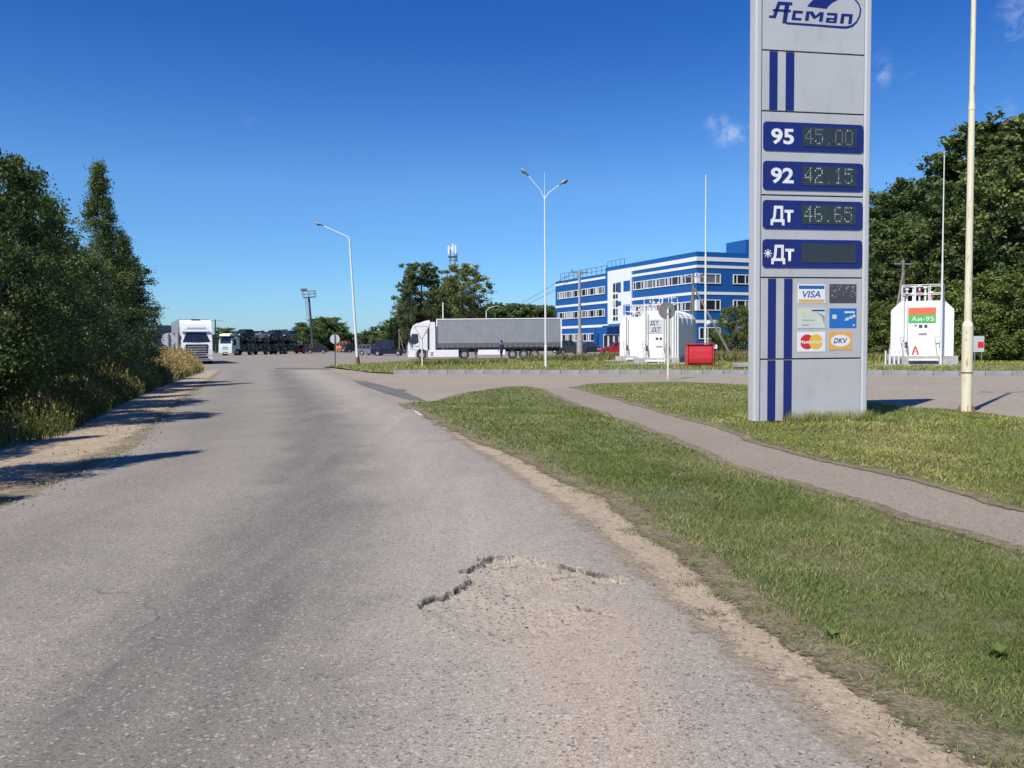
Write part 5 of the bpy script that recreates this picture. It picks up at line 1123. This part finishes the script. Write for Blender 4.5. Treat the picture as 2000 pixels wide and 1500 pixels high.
p = (at(1911, 52), 52); t = thing('notice_board', 'small grey board with a red square standing right of the cream lamp post', 'sign', (p[0], p[1], .05), -.1); b = MB(); b.box(-.33, .33, -.02, .02, .72, 1.72); bo = b.build('board', M['signpale'], t)
b = MB(); b.box(-.05, .30, -.03, -.021, .98, 1.36); b.build('red_square', CM['card_red'], bo)
for sx in (-.2, .2): b = MB(); b.cyl((sx, .03, -.1), (sx, .03, .8), .025, .025, 6); b.build('leg', M['galv'], t)
b = MB(); b.box(-1.1, 1.4, -.5, .3, .10, .32); b.box(-.9, 1.2, -.35, .2, 0, .1); tag(b.build('concrete_slab', M['concrete'], loc=(at(1462, 46.5)+.3, 46.5, .03), bevel=.02), 'raised pale concrete slab with a dark gap, left edge of the pylon', 'slab')

# ------------------------------------------------------------ wheels and cars
def wheel(par, x, y, r, w, hub='rim', name='wheel', rr=.58):
    """y: outer face sign by side"""
    s = 1 if y > 0 else -1; b = MB(); n = 20
    b.cyl((x, y-s*w, r), (x, y, r), r, r, n, cap=False); o = b.build(name, M['tyre'], par)
    b = MB(); rin = r*rr
    for a in (0,):
        ring = lambda rad, yy: [(x+rad*math.cos(6.2832*i/n), yy, r+rad*math.sin(6.2832*i/n)) for i in range(n)]
        vs = ring(r, y)+ring(rin, y-s*.01); b.add(vs, [(i, (i+1) % n, n+(i+1) % n, n+i) for i in range(n)]); b.add(ring(r, y-s*w), [tuple(range(n))])
    b.build('sidewall', M['tyre'], o)
    b = MB(); b.cyl((x, y-s*.06, r), (x, y-s*.012, r), rin, rin*.97, n); b.cyl((x, y-s*.02, r), (x, y+s*.0, r), rin*.38, rin*.30, 10); b.build('rim', M[hub], o)
    b = MB()
    for k in range(8):
        a = 6.2832*k/8; cx, cz = x+rin*.7*math.cos(a), r+rin*.7*math.sin(a); b.cyl((cx, y-s*.013, cz), (cx, y-s*.008, cz), rin*.12, rin*.12, 6)
    b.build('rim_hole', M['black'], o)
    return o
CARP = {}
def carpaint(nm, c): 
    if nm not in CARP: CARP[nm] = paint('car_paint_'+nm, c, .25, .05, coat=.6)
    return CARP[nm]
def car(label, cat, x, y, rz, body='saloon', colr='black', c=(.02, .02, .025), z=0, L=4.4, H=1.45, Wd=1.75, group=None, name='parked_car'):
    t = thing(name, label, cat, (x, y, z), rz, group); mt = carpaint(colr, c); h = Wd/2; l = L/2
    belt = H*.62; zb = .22
    if body == 'saloon': top = [(l*.30, belt+.01), (l*.02, H-.06), (-l*.42, H-.07), (-l*.78, belt+.04)]; hood = (l*.98, belt-.20); tail = (-l*.98, belt-.02)
    elif body == 'wagon': top = [(l*.34, belt+.01), (l*.08, H-.05), (-l*.82, H-.08), (-l*.97, belt+.02)]; hood = (l*.98, belt-.18); tail = (-l*.99, belt-.02)
    elif body == 'hatch': top = [(l*.42, belt+.01), (l*.10, H-.05), (-l*.72, H-.06), (-l*.96, belt+.02)]; hood = (l*.98, belt-.20); tail = (-l*.99, belt-.04)
    else: top = [(l*.68, belt+.01), (l*.42, H-.06), (-l*.95, H-.06), (-l*.99, belt+.02)]; hood = (l*.99, belt-.14); tail = (-l*.995, belt-.02)
    wr = .32 if body != 'van' else .35; fx, rx = l*.62, -l*.60
    prof = [(hood[0]-.05, zb+.05), (l, zb+.25), hood, (top[0][0], belt), (top[3][0], belt), tail, (-l, zb+.2), (-l+.08, zb)]
    def arch(cx): return [(cx+(wr+.07)*math.cos(a), wr+(wr+.07)*math.sin(a)) for a in [R(180-i*30) for i in range(7)]]
    prof += [(rx-wr-.08, zb)] + arch(rx) + [(rx+wr+.08, zb), (fx-wr-.08, zb)] + arch(fx) + [(fx+wr+.08, zb)]
    b = MB(); b.prism(prof, -h, h, 'y'); b.build('body', mt, t, bevel=.05)
    ins = .16
    b = MB(); vs = []
    for s in (-1, 1):
        for i, (px_, pz) in enumerate(top): vs.append((px_, s*(h-.03-(ins if i in (1, 2) else 0)), pz))
    b.add(vs, [(0, 1, 2, 3), (4, 7, 6, 5), (0, 4, 5, 1), (2, 6, 7, 3), (1, 5, 6, 2)]); b.build('window_band', M['carglass'], t, bevel=.03)
    b = MB(); rt = [(top[1][0]+.02, H-.065), (top[1][0]-.12, H), (top[2][0]+.12, H-.01), (top[2][0]-.02, H-.075)]; b.prism(rt, -(h-ins-.02), h-ins-.02, 'y'); b.build('roof', mt, t, bevel=.03)
    for s in (-1, 1):
        b = MB()
        for k, fx_ in enumerate((0, .36, .7, 1)):
            xa = top[0][0]+(top[3][0]-top[0][0])*fx_; xt = top[1][0]+(top[2][0]-top[1][0])*fx_; wd = .05
            b.add([(xa-wd, s*(h-.022), belt), (xa+wd, s*(h-.022), belt), (xt+wd, s*(h-.02-ins), H-.06), (xt-wd, s*(h-.02-ins), H-.06)], [(0, 1, 2, 3)])
        b.build('pillar', mt, t)
        b = MB(); b.box(top[0][0]-.25, top[0][0]-.05, s*(h+.02)-.06, s*(h+.02)+.10*s if s > 0 else s*(h+.02)+.06, belt+.02, belt+.16) if s > 0 else b.box(top[0][0]-.25, top[0][0]-.05, -(h+.12), -(h-.02), belt+.02, belt+.16); b.build('mirror', mt, t)
        b = MB(); b.box(l-.10, l+.006, s*h*.80-.17, s*h*.80+.17, belt-.34, belt-.20); b.build('headlight', M['lamp'], t)
        b = MB(); b.box(-l-.006, -l+.12, s*h*.84-.13, s*h*.84+.13, belt-.26, belt-.04); b.build('tail_light', M['taillamp'], t)
    b = MB(); b.box(l-.03, l+.008, -h*.5, h*.5, zb+.12, zb+.34); b.build('grille', M['black'], t)
    b = MB(); b.box(l-.02, l+.014, -.26, .26, zb+.02, zb+.12); b.box(-l-.012, -l+.02, -.26, .26, zb+.16, zb+.28); b.build('number_plate', M['signwhite'], t)
    for cx in (fx, rx):
        for s in (-1, 1): wheel(t, cx, s*(h-.005), wr, .2, rr=.66)
    return t
PI = math.pi
def P(px, Y): return at(px, Y)
car('black saloon car parked side on by the brush heap', 'car', P(620, 147), 147, PI*1.06, 'hatch', 'black', (.015, .013, .02), L=3.75, H=1.5)
car('bright red car parked directly behind the transporter trailer', 'car', P(594, 150), 150, PI*.42, 'hatch', 'red', (.55, .04, .03), L=3.9, H=1.55)
car('orange panel van parked between the road sign and the street lamp', 'van', P(674, 163), 163, -.25, 'van', 'orange', (.78, .20, .06), L=2.9, H=2.1)
car('dark green hatchback between the orange van and the lamp post', 'car', P(690, 160), 160, .7, 'wagon', 'dgreen', (.01, .03, .03), L=4.2, H=1.6)
car('dark red hatchback parked right of the lamp post', 'car', P(707, 152), 152, -1.2, 'hatch', 'dred', (.35, .02, .02), L=3.9, H=1.6)
car('grey estate car behind the dark blue one', 'car', P(727, 120), 120, -.5, 'wagon', 'grey', (.14, .15, .16), L=3.9, H=1.52)
car('long dark blue estate car parked side on left of the lorry cab', 'car', P(760, 113), 113, -.06, 'wagon', 'navy', (.012, .014, .04), L=4.6, H=1.5)
car('black van parked behind the dark blue estate car', 'van', P(751, 138), 138, PI*.98, 'van', 'blackvan', (.02, .02, .022), L=3.6, H=2.25)
car('grey green off road car half hidden by the trailer end', 'car', P(1112, 108), 108, .35, 'wagon', 'ggreen', (.05, .065, .06), L=4.1, H=1.85)
car('dark saloon car between the off road car and the red one', 'car', P(1158, 112), 112, -.2, 'saloon', 'darkgreen', (.015, .02, .025), L=3.9, H=1.55)
car('red saloon car parked in front of the blue building entrance', 'car', P(1202, 104), 104, PI*1.04, 'saloon', 'crimson', (.42, .015, .03), L=4.2, H=1.62)

# ------------------------------------------------------------ lorries
def mirror_arm(par, x, y, z, s):
    b = MB(); b.box(x-.06, x+.10, y+s*.02 if s > 0 else y-.32, y+.32 if s > 0 else y-.02, z-.45, z+.35); return b.build('mirror', M['black'], par, bevel=.03)
def tractor(t, mt, k=1.0, grille='flat', W_=2.45, H_=3.55, n_rear=1):
    """cab with +x forward, front bumper at x=0"""
    h = W_/2
    prof = [(-.02, .28), (.0, .55), (-.02, 1.35), (-.14, 2.0), (-.30, 2.78), (-.55, H_-.25), (-.95, H_-.02), (-1.25, H_), (-2.15, H_), (-2.2, .95), (-1.95, .95), (-1.88, 1.0)]
    prof += [(-1.36+.56*math.cos(a), .50+.56*math.sin(a)) for a in [R(60), R(90), R(120), R(140)]][::-1]
    prof = prof[:10]+[(-1.98, .92)]+[(-1.36+.58*math.cos(R(a)), .48+.58*math.sin(R(a))) for a in (130, 105, 80, 55, 30, 5)]+[(-.76, .28)]
    b = MB(); b.prism(prof, -h, h, 'y'); cab = b.build('cab', mt, t, bevel=.10, seg=3)
    # windscreen, proud of the sloping front
    b = MB(); b.add([(-.115, -h+.14, 1.88), (-.115, h-.14, 1.88), (-.295, h-.22, 2.72), (-.295, -h+.22, 2.72), (-.085, 0, 1.88), (-.262, 0, 2.72)], [(0, 4, 5, 3), (4, 1, 2, 5)]); b.build('windscreen', M['carglass'], cab)
    b = MB(); b.add([(-.16, -h+.10, 2.74), (-.16, h-.10, 2.74), (-.42, h-.10, 2.86), (-.42, -h+.10, 2.86)], [(0, 1, 2, 3)]); b.build('sun_visor', M['curtain_dark'], cab)
    for s in (-1, 1):
        b = MB(); y = s*(h+.012); b.add([(-.34, y, 1.62), (-.42, y, 2.55), (-1.02, y, 2.55), (-1.08, y, 1.72), (-.70, y, 1.50)], [(0, 1, 2, 3, 4)]); b.build('side_window', M['carglass'], cab)
        b = MB()
        for (x0, x1, z0, z1) in ((-.30, -.28, 1.0, 2.7), (-1.14, -1.12, 1.0, 2.7), (-.30, -1.14, 1.0, 1.02)): b.box(min(x0, x1), max(x0, x1), y-.004, y+.004, z0, z1)
        b.build('door_seam', M['signgrey'], cab)
        mirror_arm(cab, -.22, s*h, 2.15, s)
        b = MB(); b.box(-.12, .012, s*h*.80-.26, s*h*.80+.26, .66, .90); b.build('headlight', M['lamp'], cab, bevel=.03)
        b = MB(); b.box(-.10, .012, s*h*.80-.12, s*h*.80+.12, .40, .52); b.build('fog_lamp', M['lamp'], cab)
        b = MB(); b.box(-1.9, -1.25, s*(h+.006)-.006, s*(h+.006)+.006, 2.62, 2.72); b.box(-1.12, -.72, s*(h+.006)-.006, s*(h+.006)+.006, 1.30, 1.37); b.build('side_trim', M['signgrey'], cab)
        b = MB(); b.box(-2.1, -1.95, s*h-.05 if s < 0 else s*h, s*h if s < 0 else s*h+.05, 1.0, 3.2); b.build('side_fairing', M['black'], cab)
        b = MB(); b.cyl((-1.36, s*(h-.25), .49), (-1.36, s*(h+.02), .49), .60, .60, 16, cap=False); b.build('wheel_arch', M['black'], cab)
        wheel(t, -1.36, s*(h-.02), .475, .32)
    if grille == 'flat':
        for z0, z1, w0 in ((1.22, 1.38, .5), (.95, 1.08, .62)): b = MB(); b.box(-.05, .012, -w0, w0, z0, z1); b.build('grille', M['signgrey'], cab)
        b = MB(); b.box(-.05, .012, -.42, .42, .40, .58); b.build('grille', M['black'], cab)
    else:
        b = MB(); b.box(-.06, .006, -.88, .88, .52, 1.70); g_ = b.build('grille', M['black'], cab)
        for k_ in range(5): b = MB(); b.box(-.02, .03, -.84+.02*k_, .84-.02*k_, .66+.2*k_, .75+.2*k_); b.build('grille_bar', M['galv'], g_)
        b = MB(); b.box(-.05, .016, -1.0, 1.0, .26, .50); b.build('bumper', M['signgrey'], cab)
    b = MB(); b.box(-.03, .02, -.27, .27, .30, .40); b.build('number_plate', M['signwhite'], cab)
    return cab
YL = 83.0
LT = thing('articulated_lorry', 'white articulated lorry with long grey curtain trailer parked side on', 'lorry', (at(795, YL-1.2), YL, .0), PI)
mtw = M['truckwhite']
cab = tractor(LT, mtw, W_=2.45, H_=3.62)
sc_x = -1
# deflector between cab and trailer, chassis, skirts
b = MB(); b.prism([(-1.15, 3.60), (-1.6, 3.78), (-2.2, 3.92), (-2.2, 3.60)], -1.05, 1.05, 'y'); b.build('roof_deflector', mtw, cab, bevel=.05)
for s in (-1, 1):
    b = MB(); b.box(-2.72, -2.2, s*1.19-.025, s*1.19+.025, .95, 3.7); b.build('side_deflector', mtw, LT)
    b = MB(); b.box(-5.0, -2.0, s*1.2-.04, s*1.2+.04, .24, .95); sk = b.build('side_skirt', mtw, LT, bevel=.04)
    b = MB(); b.box(-2.5, -2.25, s*1.245-.01, s*1.245+.01, .62, .72); b.box(-2.5, -2.25, s*1.245-.01, s*1.245+.01, .42, .52); b.build('step', M['black'], sk)
b = MB(); b.box(-7.0, -2.0, -.5, .5, .75, 1.0); b.build('chassis', M['black'], LT)
for s in (-1, 1): wheel(LT, -5.55, s*1.2, .475, .5); 
b = MB(); b.prism([(-6.15, .9), (-6.05, 1.06), (-5.05, 1.06), (-4.95, .9)], -1.2, 1.2, 'y'); b.build('mudguard', M['black'], LT)
piv = Matrix.Translation((-5.55, 0, 0)) @ Matrix.Rotation(R(6.5), 4, 'Z') @ Matrix.Translation((5.55, 0, 0))
for c_ in LT.children: c_.matrix_local = piv @ c_.matrix_local
# trailer
x0, x1 = -2.98, -15.3; zb_, zt_ = 1.17, 4.02
b = MB(); b.box(x1+.08, x0-.05, -1.20, 1.20, zb_+.3, zt_-.09)
b.build('curtain', M['curtain'], LT)
b = MB(); b.box(x1, x0, -1.23, 1.23, zt_-.09, zt_); b.build('roof_rail', M['truckwhite'], LT)
b = MB(); b.box(x0-.09, x0+.03, -1.235, 1.235, zb_-.08, zt_-.0905); b.build('front_wall', M['truckwhite'], LT)
b = MB(); b.box(x1-.03, x1+.09, -1.235, 1.235, zb_-.08, zt_-.0905); b.build('rear_frame', M['truckwhite'], LT)
for s in (-1, 1):
    b = MB(); b.box(x1+.1, x0-.1, s*1.21-.012, s*1.21+.012, zb_+.02, zb_+.45); b.build('strap_band', M['curtain_dark'], LT)
    b = MB(); k = int((x0-x1)/.52)
    for i in range(k): x_ = x1+.35+i*.52; b.box(x_, x_+.05, s*1.228-.006, s*1.228+.006, zb_-.05, zb_+.48); b.box(x_-.03, x_+.08, s*1.236-.006, s*1.236+.006, zb_+.02, zb_+.14)
    b.build('strap', M['signgrey'], LT)
    b = MB()
    for i in range(int(k*2.2)): x_ = x1+.2+i*.235; b.add([(x_, s*1.203, zb_+.46), (x_+.03, s*1.215, zb_+.46), (x_+.03, s*1.212, zt_-.12), (x_, s*1.203, zt_-.12)], [(0, 1, 2, 3)])
    b.build('curtain_fold', M['curtain'], LT)
b = MB(); b.box(x1, x0, -1.2, 1.2, zb_-.12, zb_+.02); b.box(x1+.2, -6.2, -.5, .5, .75, 1.05); b.build('trailer_frame', M['black'], LT)
for s in (-1, 1):
    b = MB(); b.box(-9.75, -7.05, s*1.1-.12, s*1.1+.12, .42, .93); b.build('pallet_box', mtw, LT, bevel=.03)
    b = MB(); b.cyl((-6.75, s*.8, .05), (-6.75, s*.8, 1.05), .07, .07, 6); b.build('landing_leg', M['greymetal'], LT)
    for cx in (-10.45, -11.55, -12.6): wheel(LT, cx, s*1.2, .47, .36)
    for x_ in (-15.2,): b = MB(); b.box(x_-.05, x_, s*.8-.25, s*.8+.25, .85, 1.0); b.build('tail_light', M['taillamp'], LT)
b = MB(); b.box(-13.3, -9.9, -1.2, 1.2, 1.0, 1.035); b.build('mudguard', M['black'], LT)

# oncoming white lorry
hd = math.atan2(-.905, .425)
L2 = thing('white_lorry', 'white lorry with high roof and barred black grille driving towards the camera', 'lorry', (at(386, 70.5), 70.5, 0), hd)
cab2 = tractor(L2, mtw, W_=2.5, H_=3.8, grille='bars')
b = MB(); b.add([(-.345, -1.0, 2.98), (-.345, 1.0, 2.98), (-.37, 1.0, 3.04), (-.37, -1.0, 3.04)], [(0, 1, 2, 3)]); b.build('roof_seam', M['signpale'], cab2)
b = MB(); b.add([(-.36, -.75, 3.1), (-.36, .75, 3.1), (-.42, .75, 3.22), (-.42, -.75, 3.22)], [(0, 1, 2, 3)]); b.build('faded_name_strip', M['signpale'], cab2)
b = MB(); b.box(-1.25, -.85, -.35, .35, 3.8, 3.86); b.build('roof_hatch', M['black'], cab2)
b = MB(); b.box(-14.5, -2.9, -1.24, 1.24, 1.1, 3.9); b.build('cargo_box', M['curtain'], L2); b = MB(); b.box(-14.5, -2.0, -.5, .5, .6, 1.05); b.build('chassis', M['black'], L2)
for cx in (-5.3, -11, -12.3): 
    for s in (-1, 1): wheel(L2, cx, s*1.22, .475, .45)
# dark lorry parked beyond it
L3 = thing('dark_lorry', 'dark lorry half hidden between the wood and the oncoming white lorry', 'lorry', (at(333, 88), 88, 0), hd-.05)
tractor(L3, paint('black_lorry_paint', (.02, .022, .03), .3, .05, coat=.4), W_=2.5, H_=3.75, grille='bars')
b = MB(); b.box(-12.5, -2.9, -1.24, 1.24, 1.1, 3.85); b.build('cargo_box', M['curtain_dark'], L3); b = MB(); b.box(-12.5, -2.0, -.5, .5, .6, 1.05); b.build('chassis', M['black'], L3)
for cx in (-5.3, -10, -11.3):
    for s in (-1, 1): wheel(L3, cx, s*1.22, .475, .45)

# car transporter, its front towards us on the left
a0 = Vector((at(441, 130), 130)); a1 = Vector((at(584, 149), 149)); dv = a0-a1; ha = math.atan2(dv.y, dv.x); TL = dv.length
CT = thing('car_transporter', 'dark green two deck car transporter loaded with cars', 'lorry', (a0.x, a0.y, 0), ha)
gm = paint('dark_green_steel', (.012, .05, .035), .5, .15)
tractor(CT, paint('pale_green_cab', (.50, .60, .54), .35, .06), W_=2.5, H_=2.85)
b = MB(); b.box(-2.3, .25, -1.25, 1.25, 2.9, 3.02); b.build('cab_deck', gm, CT)
b = MB(); b.prism([(.1, 3.02), (.0, 3.3), (-.7, 3.5), (-1.6, 3.02)], -1.0, 1.0, 'y'); tag(b.build('cab_spoiler', paint('cream_gel_coat', (.70, .72, .55), .4), CT, bevel=.1), 'cream rounded cover above the cab')  # rounded roof spoiler of the transporter cab
b = MB(); b.box(-TL, -2.4, -1.2, 1.2, .55, .85); b.build('lower_deck', gm, CT)
b = MB(); b.box(-TL, -2.4, -1.22, 1.22, 2.45, 2.57); b.build('upper_deck', gm, CT)
for s in (-1, 1):
    for i in range(9): x_ = -2.6-i*(TL-2.8)/8; b = MB(); b.box(x_-.09, x_+.09, s*1.22-.05, s*1.22+.05, .5, 3.3 if i % 3 == 0 else 2.5); b.build('upright', gm, CT)
    for i in range(0, 8, 2): x_ = -2.6-i*(TL-2.8)/8; b = MB(); b.cyl((x_, s*1.2, .85), (x_-(TL-2.8)/8, s*1.2, 2.45), .05, .05, 5); b.build('brace', gm, CT)
    for cx in (-4.8, -9.0, -13.4, -14.6): wheel(CT, cx, s*1.2, .45, .35)
cd = Vector((math.cos(ha), math.sin(ha)))
for i, (off_, z_, nm, lab, bd, H_) in enumerate([(-4.6, 2.57, ('t1', (.02, .02, .025)), 'black car, first on the top deck of the transporter', 'wagon', 1.6), (-8.3, 2.57, ('t2', (.55, .57, .6)), 'silver car, second on the top deck of the transporter', 'saloon', 1.45), (-12.4, 2.57, ('t3', (.03, .03, .035)), 'black estate car, third on the top deck of the transporter', 'wagon', 1.5), (-16.8, 2.57, ('t4', (.02, .022, .04)), 'dark car at the rear end of the upper transporter deck', 'wagon', 1.5),
        (-4.9, .85, ('t5', (.012, .03, .025)), 'dark green car, first on the lower deck of the transporter', 'hatch', 1.5), (-8.9, .85, ('t6', (.02, .02, .02)), 'black car, second on the lower deck of the transporter', 'saloon', 1.42), (-12.9, .85, ('t7', (.03, .03, .03)), 'dark grey car, third on the lower deck of the transporter', 'wagon', 1.5), (-17.0, .85, ('t8', (.01, .03, .04)), 'dark teal car at the rear of the lower transporter deck', 'hatch', 1.5)]):
    q = a0+cd*off_; car(lab, 'car', q.x, q.y, ha, bd, nm[0], nm[1], z=z_, L=3.9, H=H_, Wd=1.72, name='loaded_car', group='cars on the transporter')

# ------------------------------------------------------------ person
def person(x, y, rz):
    t = thing('person', 'person in a blue jacket and dark trousers walking beside the trailer wheels', 'person', (x, y, .0), rz)
    def skin(name, js, es, mt, root=0):
        me = bpy.data.meshes.new(name); me.from_pydata([j[0] for j in js], es, []); o = link(name, me, mt, t)
        m_ = o.modifiers.new('skin', 'SKIN'); 
        for v, j in zip(me.skin_vertices[0].data, js): v.radius = (j[1], j[2] if len(j) > 2 else j[1])
        me.skin_vertices[0].data[root].use_root = True; s_ = o.modifiers.new('sub', 'SUBSURF'); s_.levels = 1; s_.render_levels = 2; return o
    # body: one skinned figure, mid-stride, z up, facing +x
    js = [((0, 0, .95), .13, .15), ((0, 0, 1.15), .12, .15), ((.02, 0, 1.36), .13, .18), ((.03, 0, 1.50), .055), ((.04, 0, 1.58), .075), ((.05, 0, 1.68), .10), ((.045, 0, 1.76), .07),
          ((0, -.10, .88), .10), ((.10, -.11, .50), .07), ((.16, -.11, .10), .045), ((.30, -.11, .04), .04), ((0, .10, .88), .10), ((-.02, .11, .50), .07), ((-.22, .11, .14), .045), ((-.10, .11, .05), .04),
          ((.02, -.21, 1.40), .065), ((-.04, -.25, 1.12), .048), ((.10, -.24, .90), .035), ((.14, -.235, .82), .033), ((.02, .21, 1.40), .065), ((.0, .26, 1.12), .048), ((.16, .24, .93), .035), ((.21, .235, .86), .033)]
    es = [(0, 1), (1, 2), (2, 3), (3, 4), (4, 5), (5, 6), (0, 7), (7, 8), (8, 9), (9, 10), (0, 11), (11, 12), (12, 13), (13, 14), (2, 15), (15, 16), (16, 17), (17, 18), (2, 19), (19, 20), (20, 21), (21, 22)]
    m = MT('person_clothes', .8); z_ = m.sep(m.oc)[2]; c = m.mix(m.math('GREATER_THAN', z_, .96), (.025, .024, .03), (.04, .055, .20)); 
    c = m.mix(m.math('GREATER_THAN', z_, 1.49), c, (.48, .30, .22)); m.col(c)
    skin('body', js, es, m.m)
    hair = [((.01, 0, 1.74), .095), ((.02, 0, 1.80), .07), ((-.03, 0, 1.68), .075)]
    skin('hair', hair, [(0, 1), (0, 2)], paint('dark_hair', (.03, .022, .018), .8))
    for s in (-1, 1):
        b = MB()
        for k in range(4): b.tube([(.14+.07*(s > 0), s*.235+(k-1.5)*.018, .82+.04*(s > 0)), (.155+.07*(s > 0), s*.235+(k-1.5)*.02, .76+.04*(s > 0)), (.145+.07*(s > 0), s*.235+(k-1.5)*.018, .72+.04*(s > 0))], [.010, .009, .007], 5)
        b.tube([(.16+.07*(s > 0), s*.22, .83+.04*(s > 0)), (.20+.07*(s > 0), s*.21, .78+.04*(s > 0))], [.011, .008], 5); b.build('fingers', paint('skin', (.48, .30, .22), .6), t)
    return t
person(at(980, 78.5), 78.5, PI*.75)
